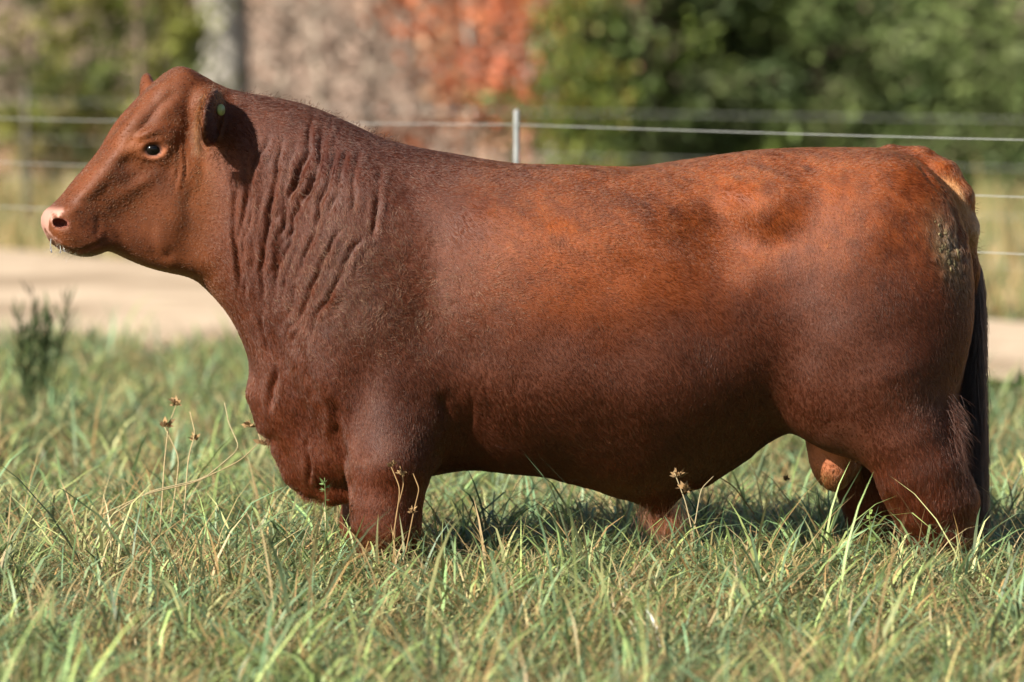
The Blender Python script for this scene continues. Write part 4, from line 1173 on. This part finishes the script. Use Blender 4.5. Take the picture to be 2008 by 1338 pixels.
# taller growth the animal stands in
kx = rng.uniform(-.9, 1.75, int(10000 * GS)); ky = rng.uniform(-.95, .45, len(kx)); kk_ = np.stack([kx, ky], 1)
kn = len(kx); kst = rng.random(kn) < .40
kc = np.where(kst[:, None], STRAW[rng.integers(0, len(STRAW), kn)], GREEN[rng.integers(0, len(GREEN), kn)] * 1.5) * rng.lognormal(0, .2, (kn, 1))
layers.append(blades(kk_, rng.uniform(.16, .34, kn), rng.uniform(.003, .009, kn), rng.uniform(0, 6.28, kn), np.abs(rng.normal(.35, .3, kn)), rng.uniform(.6, 2.4, kn), kc, z0=rng.uniform(0, .16, kn)))
gv_, gf_, gc_ = merge(layers)
tag(mesh_from('grass', gv_, gf_, grass_mat, cols=gc_), 'long tangled green and straw coloured meadow grass around the bull', 'grass', kind='stuff')

# verge of pale dry grass past the lane
def verge(n, straw_f, Lr, col_mul=1.0, d1=51):
    t = rng.uniform(-.15, 1.2, n); f = rng.random(n) ** 1.2
    b = FE0 + np.outer(t, FE1 - FE0); far = at(0, d1)[1]
    y = b[:, 1] + .1 + (far - b[:, 1]) * f
    x = b[:, 0] * (y + D) / (b[:, 1] + D)
    xy = np.stack([x, y], 1)
    L = rng.uniform(*Lr, n) * (.6 + .8 * smooth01(f, .1, .8))
    st = rng.random(n) < straw_f
    cols = np.where(st[:, None], STRAW[rng.integers(0, len(STRAW), n)] * 1.1, GREEN[rng.integers(2, 5, n)] * 1.3)
    return blades(xy, L, rng.uniform(.010, .022, n), rng.uniform(0, 6.28, n), np.abs(rng.normal(.15, .25, n)), rng.uniform(.1, 1.3, n), cols, levels=3, z0=np.zeros(n))
v, f, c = merge([verge(int(15000 * GS), .62, (.15, .55))])
tag(mesh_from('dry_grass', v, f, grass_mat, cols=c), 'pale dry grass on the far verge below the trees', 'grass', kind='stuff')

# ------------------------------------------------------------------ weeds
weed_mat = tint_mat('weed', .7, .2, .2, .2)
def curve_pts(pts, n=14):
    p = np.array(pts, float); t = np.arange(len(p)); s_ = np.linspace(0, len(p) - 1, n * (len(p) - 1) // 2 + 2)
    out = np.stack([np.interp(s_, t, p[:, c]) for c in range(3)], 1)
    for _ in range(2):
        out[1:-1] = (out[:-2] + 2 * out[1:-1] + out[2:]) / 4
    return out

def seed_head(c, r, size, n=26):
    d = r.normal(size=(n, 3)); d[:, 2] = np.abs(d[:, 2]) * .8 + .1; d /= np.linalg.norm(d, axis=1, keepdims=True)
    return leaf_cards(np.tile(c, (n, 1)) + r.normal(0, size * .12, (n, 3)), .2, size, .22, d, r)

def dry_weed(label, stems, heads, y, seed, group=None, col=(.42, .33, .18), rad=.0023, hs=.024):
    r = np.random.default_rng(seed)
    b = P(*stems[0][0], y); b[2] = min(b[2], .1)
    root = empty('dry_weed', b); tag(root, label, 'weed', group)
    for st in stems:
        pp = curve_pts([P(u, v, y + (.04 * i if len(st) > 2 else 0)) for i, (u, v) in enumerate(st)])
        v, f = tube(pp, np.linspace(rad, rad * .6, len(pp)), 5)
        part('stem', v, f, weed_mat, root, cols=np.tile(col, (len(v), 1)))
    for (u, v_, k) in heads:
        c = P(u, v_, y + k)
        v, f = seed_head(c, r, hs)
        part('seed_head', v, [f], weed_mat, root, smooth=False, cols=np.tile(np.array([.27, .175, .085]), (len(v), 1)) * np.repeat(r.lognormal(0, .3, (len(v) // 4, 1)), 4, 0))
    return root
dry_weed('dry weed stalk with two brown seed heads, left of the bull\'s chest', [[(312, 1050), (322, 900), (330, 835), (345, 795)], [(330, 1050), (352, 900), (322, 838)]], [(345, 792, .12), (322, 836, .08)], .30, 1)
dry_weed('bent dry stalk with a pale tip beside the seed heads', [[(356, 1060), (368, 900), (382, 850), (372, 808)]], [(381, 862, .08)], .25, 2, hs=.018)
dry_weed('long pale stalk arching along the grass up to the bull\'s dewlap', [[(200, 1010), (290, 968), (380, 948), (470, 905), (512, 865), (500, 838)]], [(490, 836, .16), (516, 872, .12)], .12, 3)
dry_weed('curled pale stalk left of the arching stalk', [[(220, 1010), (290, 965), (400, 940), (470, 880), (448, 830), (440, 790)]], [], .15, 4, col=(.40, .33, .19))
dry_weed('brown weed stalk with seed heads in front of the bull\'s foreleg', [[(770, 1110), (776, 1010), (792, 950), (784, 915)], [(790, 1110), (812, 1000), (822, 960), (810, 930)], [(770, 1060), (785, 960), (765, 912)]], [(768, 914, .08), (786, 930, .12), (808, 1005, .04)], -.55, 5, col=(.27, .17, .075), hs=.016)
dry_weed('dry curled weed leaf below the bull\'s sheath', [[(1362, 1060), (1345, 985), (1322, 925)], [(1360, 1050), (1375, 960), (1400, 935)]], [(1330, 935, .08), (1345, 962, .04)], -.45, 6, col=(.32, .26, .15), hs=.024)
dry_weed('thin dry stalk crossing the grass behind the bull\'s sheath', [[(1480, 1010), (1440, 955), (1400, 930), (1372, 925)], ], [(1545, 942, .0)], .2, 7, col=(.32, .23, .10), hs=.015)

def leafy_weed(label, u, v0, v1, y, seed, n=26, col=(.14, .20, .05), lsize=.022, spread=.03, stems=1, group=None, asp=.3, up=0):
    r = np.random.default_rng(seed)
    b = P(u, v0, y); zt = P(u, v1, y)[2]; b[2] = 0
    root = empty('leafy_weed', b); tag(root, label, 'weed', group)
    LV = []
    for s_ in range(stems):
        o = r.normal(0, spread, 2) * (stems > 1)
        p0 = b + [o[0] * .4, o[1] * .4, 0]; p1 = np.array([b[0] + o[0] * 1.2, b[1] + o[1], zt * r.uniform(.75, 1.0) if stems > 1 else zt])
        pp = curve_pts([p0, (p0 + p1) / 2 + r.normal(0, .01, 3), p1])
        v, f = tube(pp, np.linspace(.0025, .001, len(pp)) * (1 + (y > 2)), 5)
        part('stem', v, f, weed_mat, root, cols=np.tile(np.array(col) * .9, (len(v), 1)))
        t = r.uniform(.35, 1, n); k = np.stack([np.interp(t, np.linspace(0, 1, len(pp)), pp[:, c]) for c in range(3)], 1)
        d = r.normal(size=(n, 3)); d[:, 2] = np.abs(d[:, 2]) * .6 + up
        LV.append(leaf_cards(k, .1, lsize, asp, d, r))
    vs, fs_, _ = merge([(a, [b_]) for a, b_ in LV])
    part('leaves', vs, fs_, weed_mat, root, smooth=False, cols=np.repeat(np.array(col) * r.lognormal(0, .25, (len(vs) // 4, 1)), 4, 0))
    return root
leafy_weed('small round-leaved green weed in front of the bull\'s hind leg', 1706, 1100, 1000, -.5, 11, 34, (.20, .27, .08), .016, asp=.5)
leafy_weed('feathery green weed tip under the bull\'s brisket', 636, 1060, 938, -.35, 12, 30, (.13, .20, .07), .022, asp=.14)
leafy_weed('dark green leafy clump standing by the lane, left edge', 70, 780, 578, 7.0, 13, 34, (.036, .054, .018), .09, .07, 10, asp=.055, up=1.6)
leafy_weed('green leafy weed by the lane behind the bull\'s tail', 1972, 900, 752, 9.0, 14, 30, (.09, .13, .04), .07, .07, 4, asp=.22)
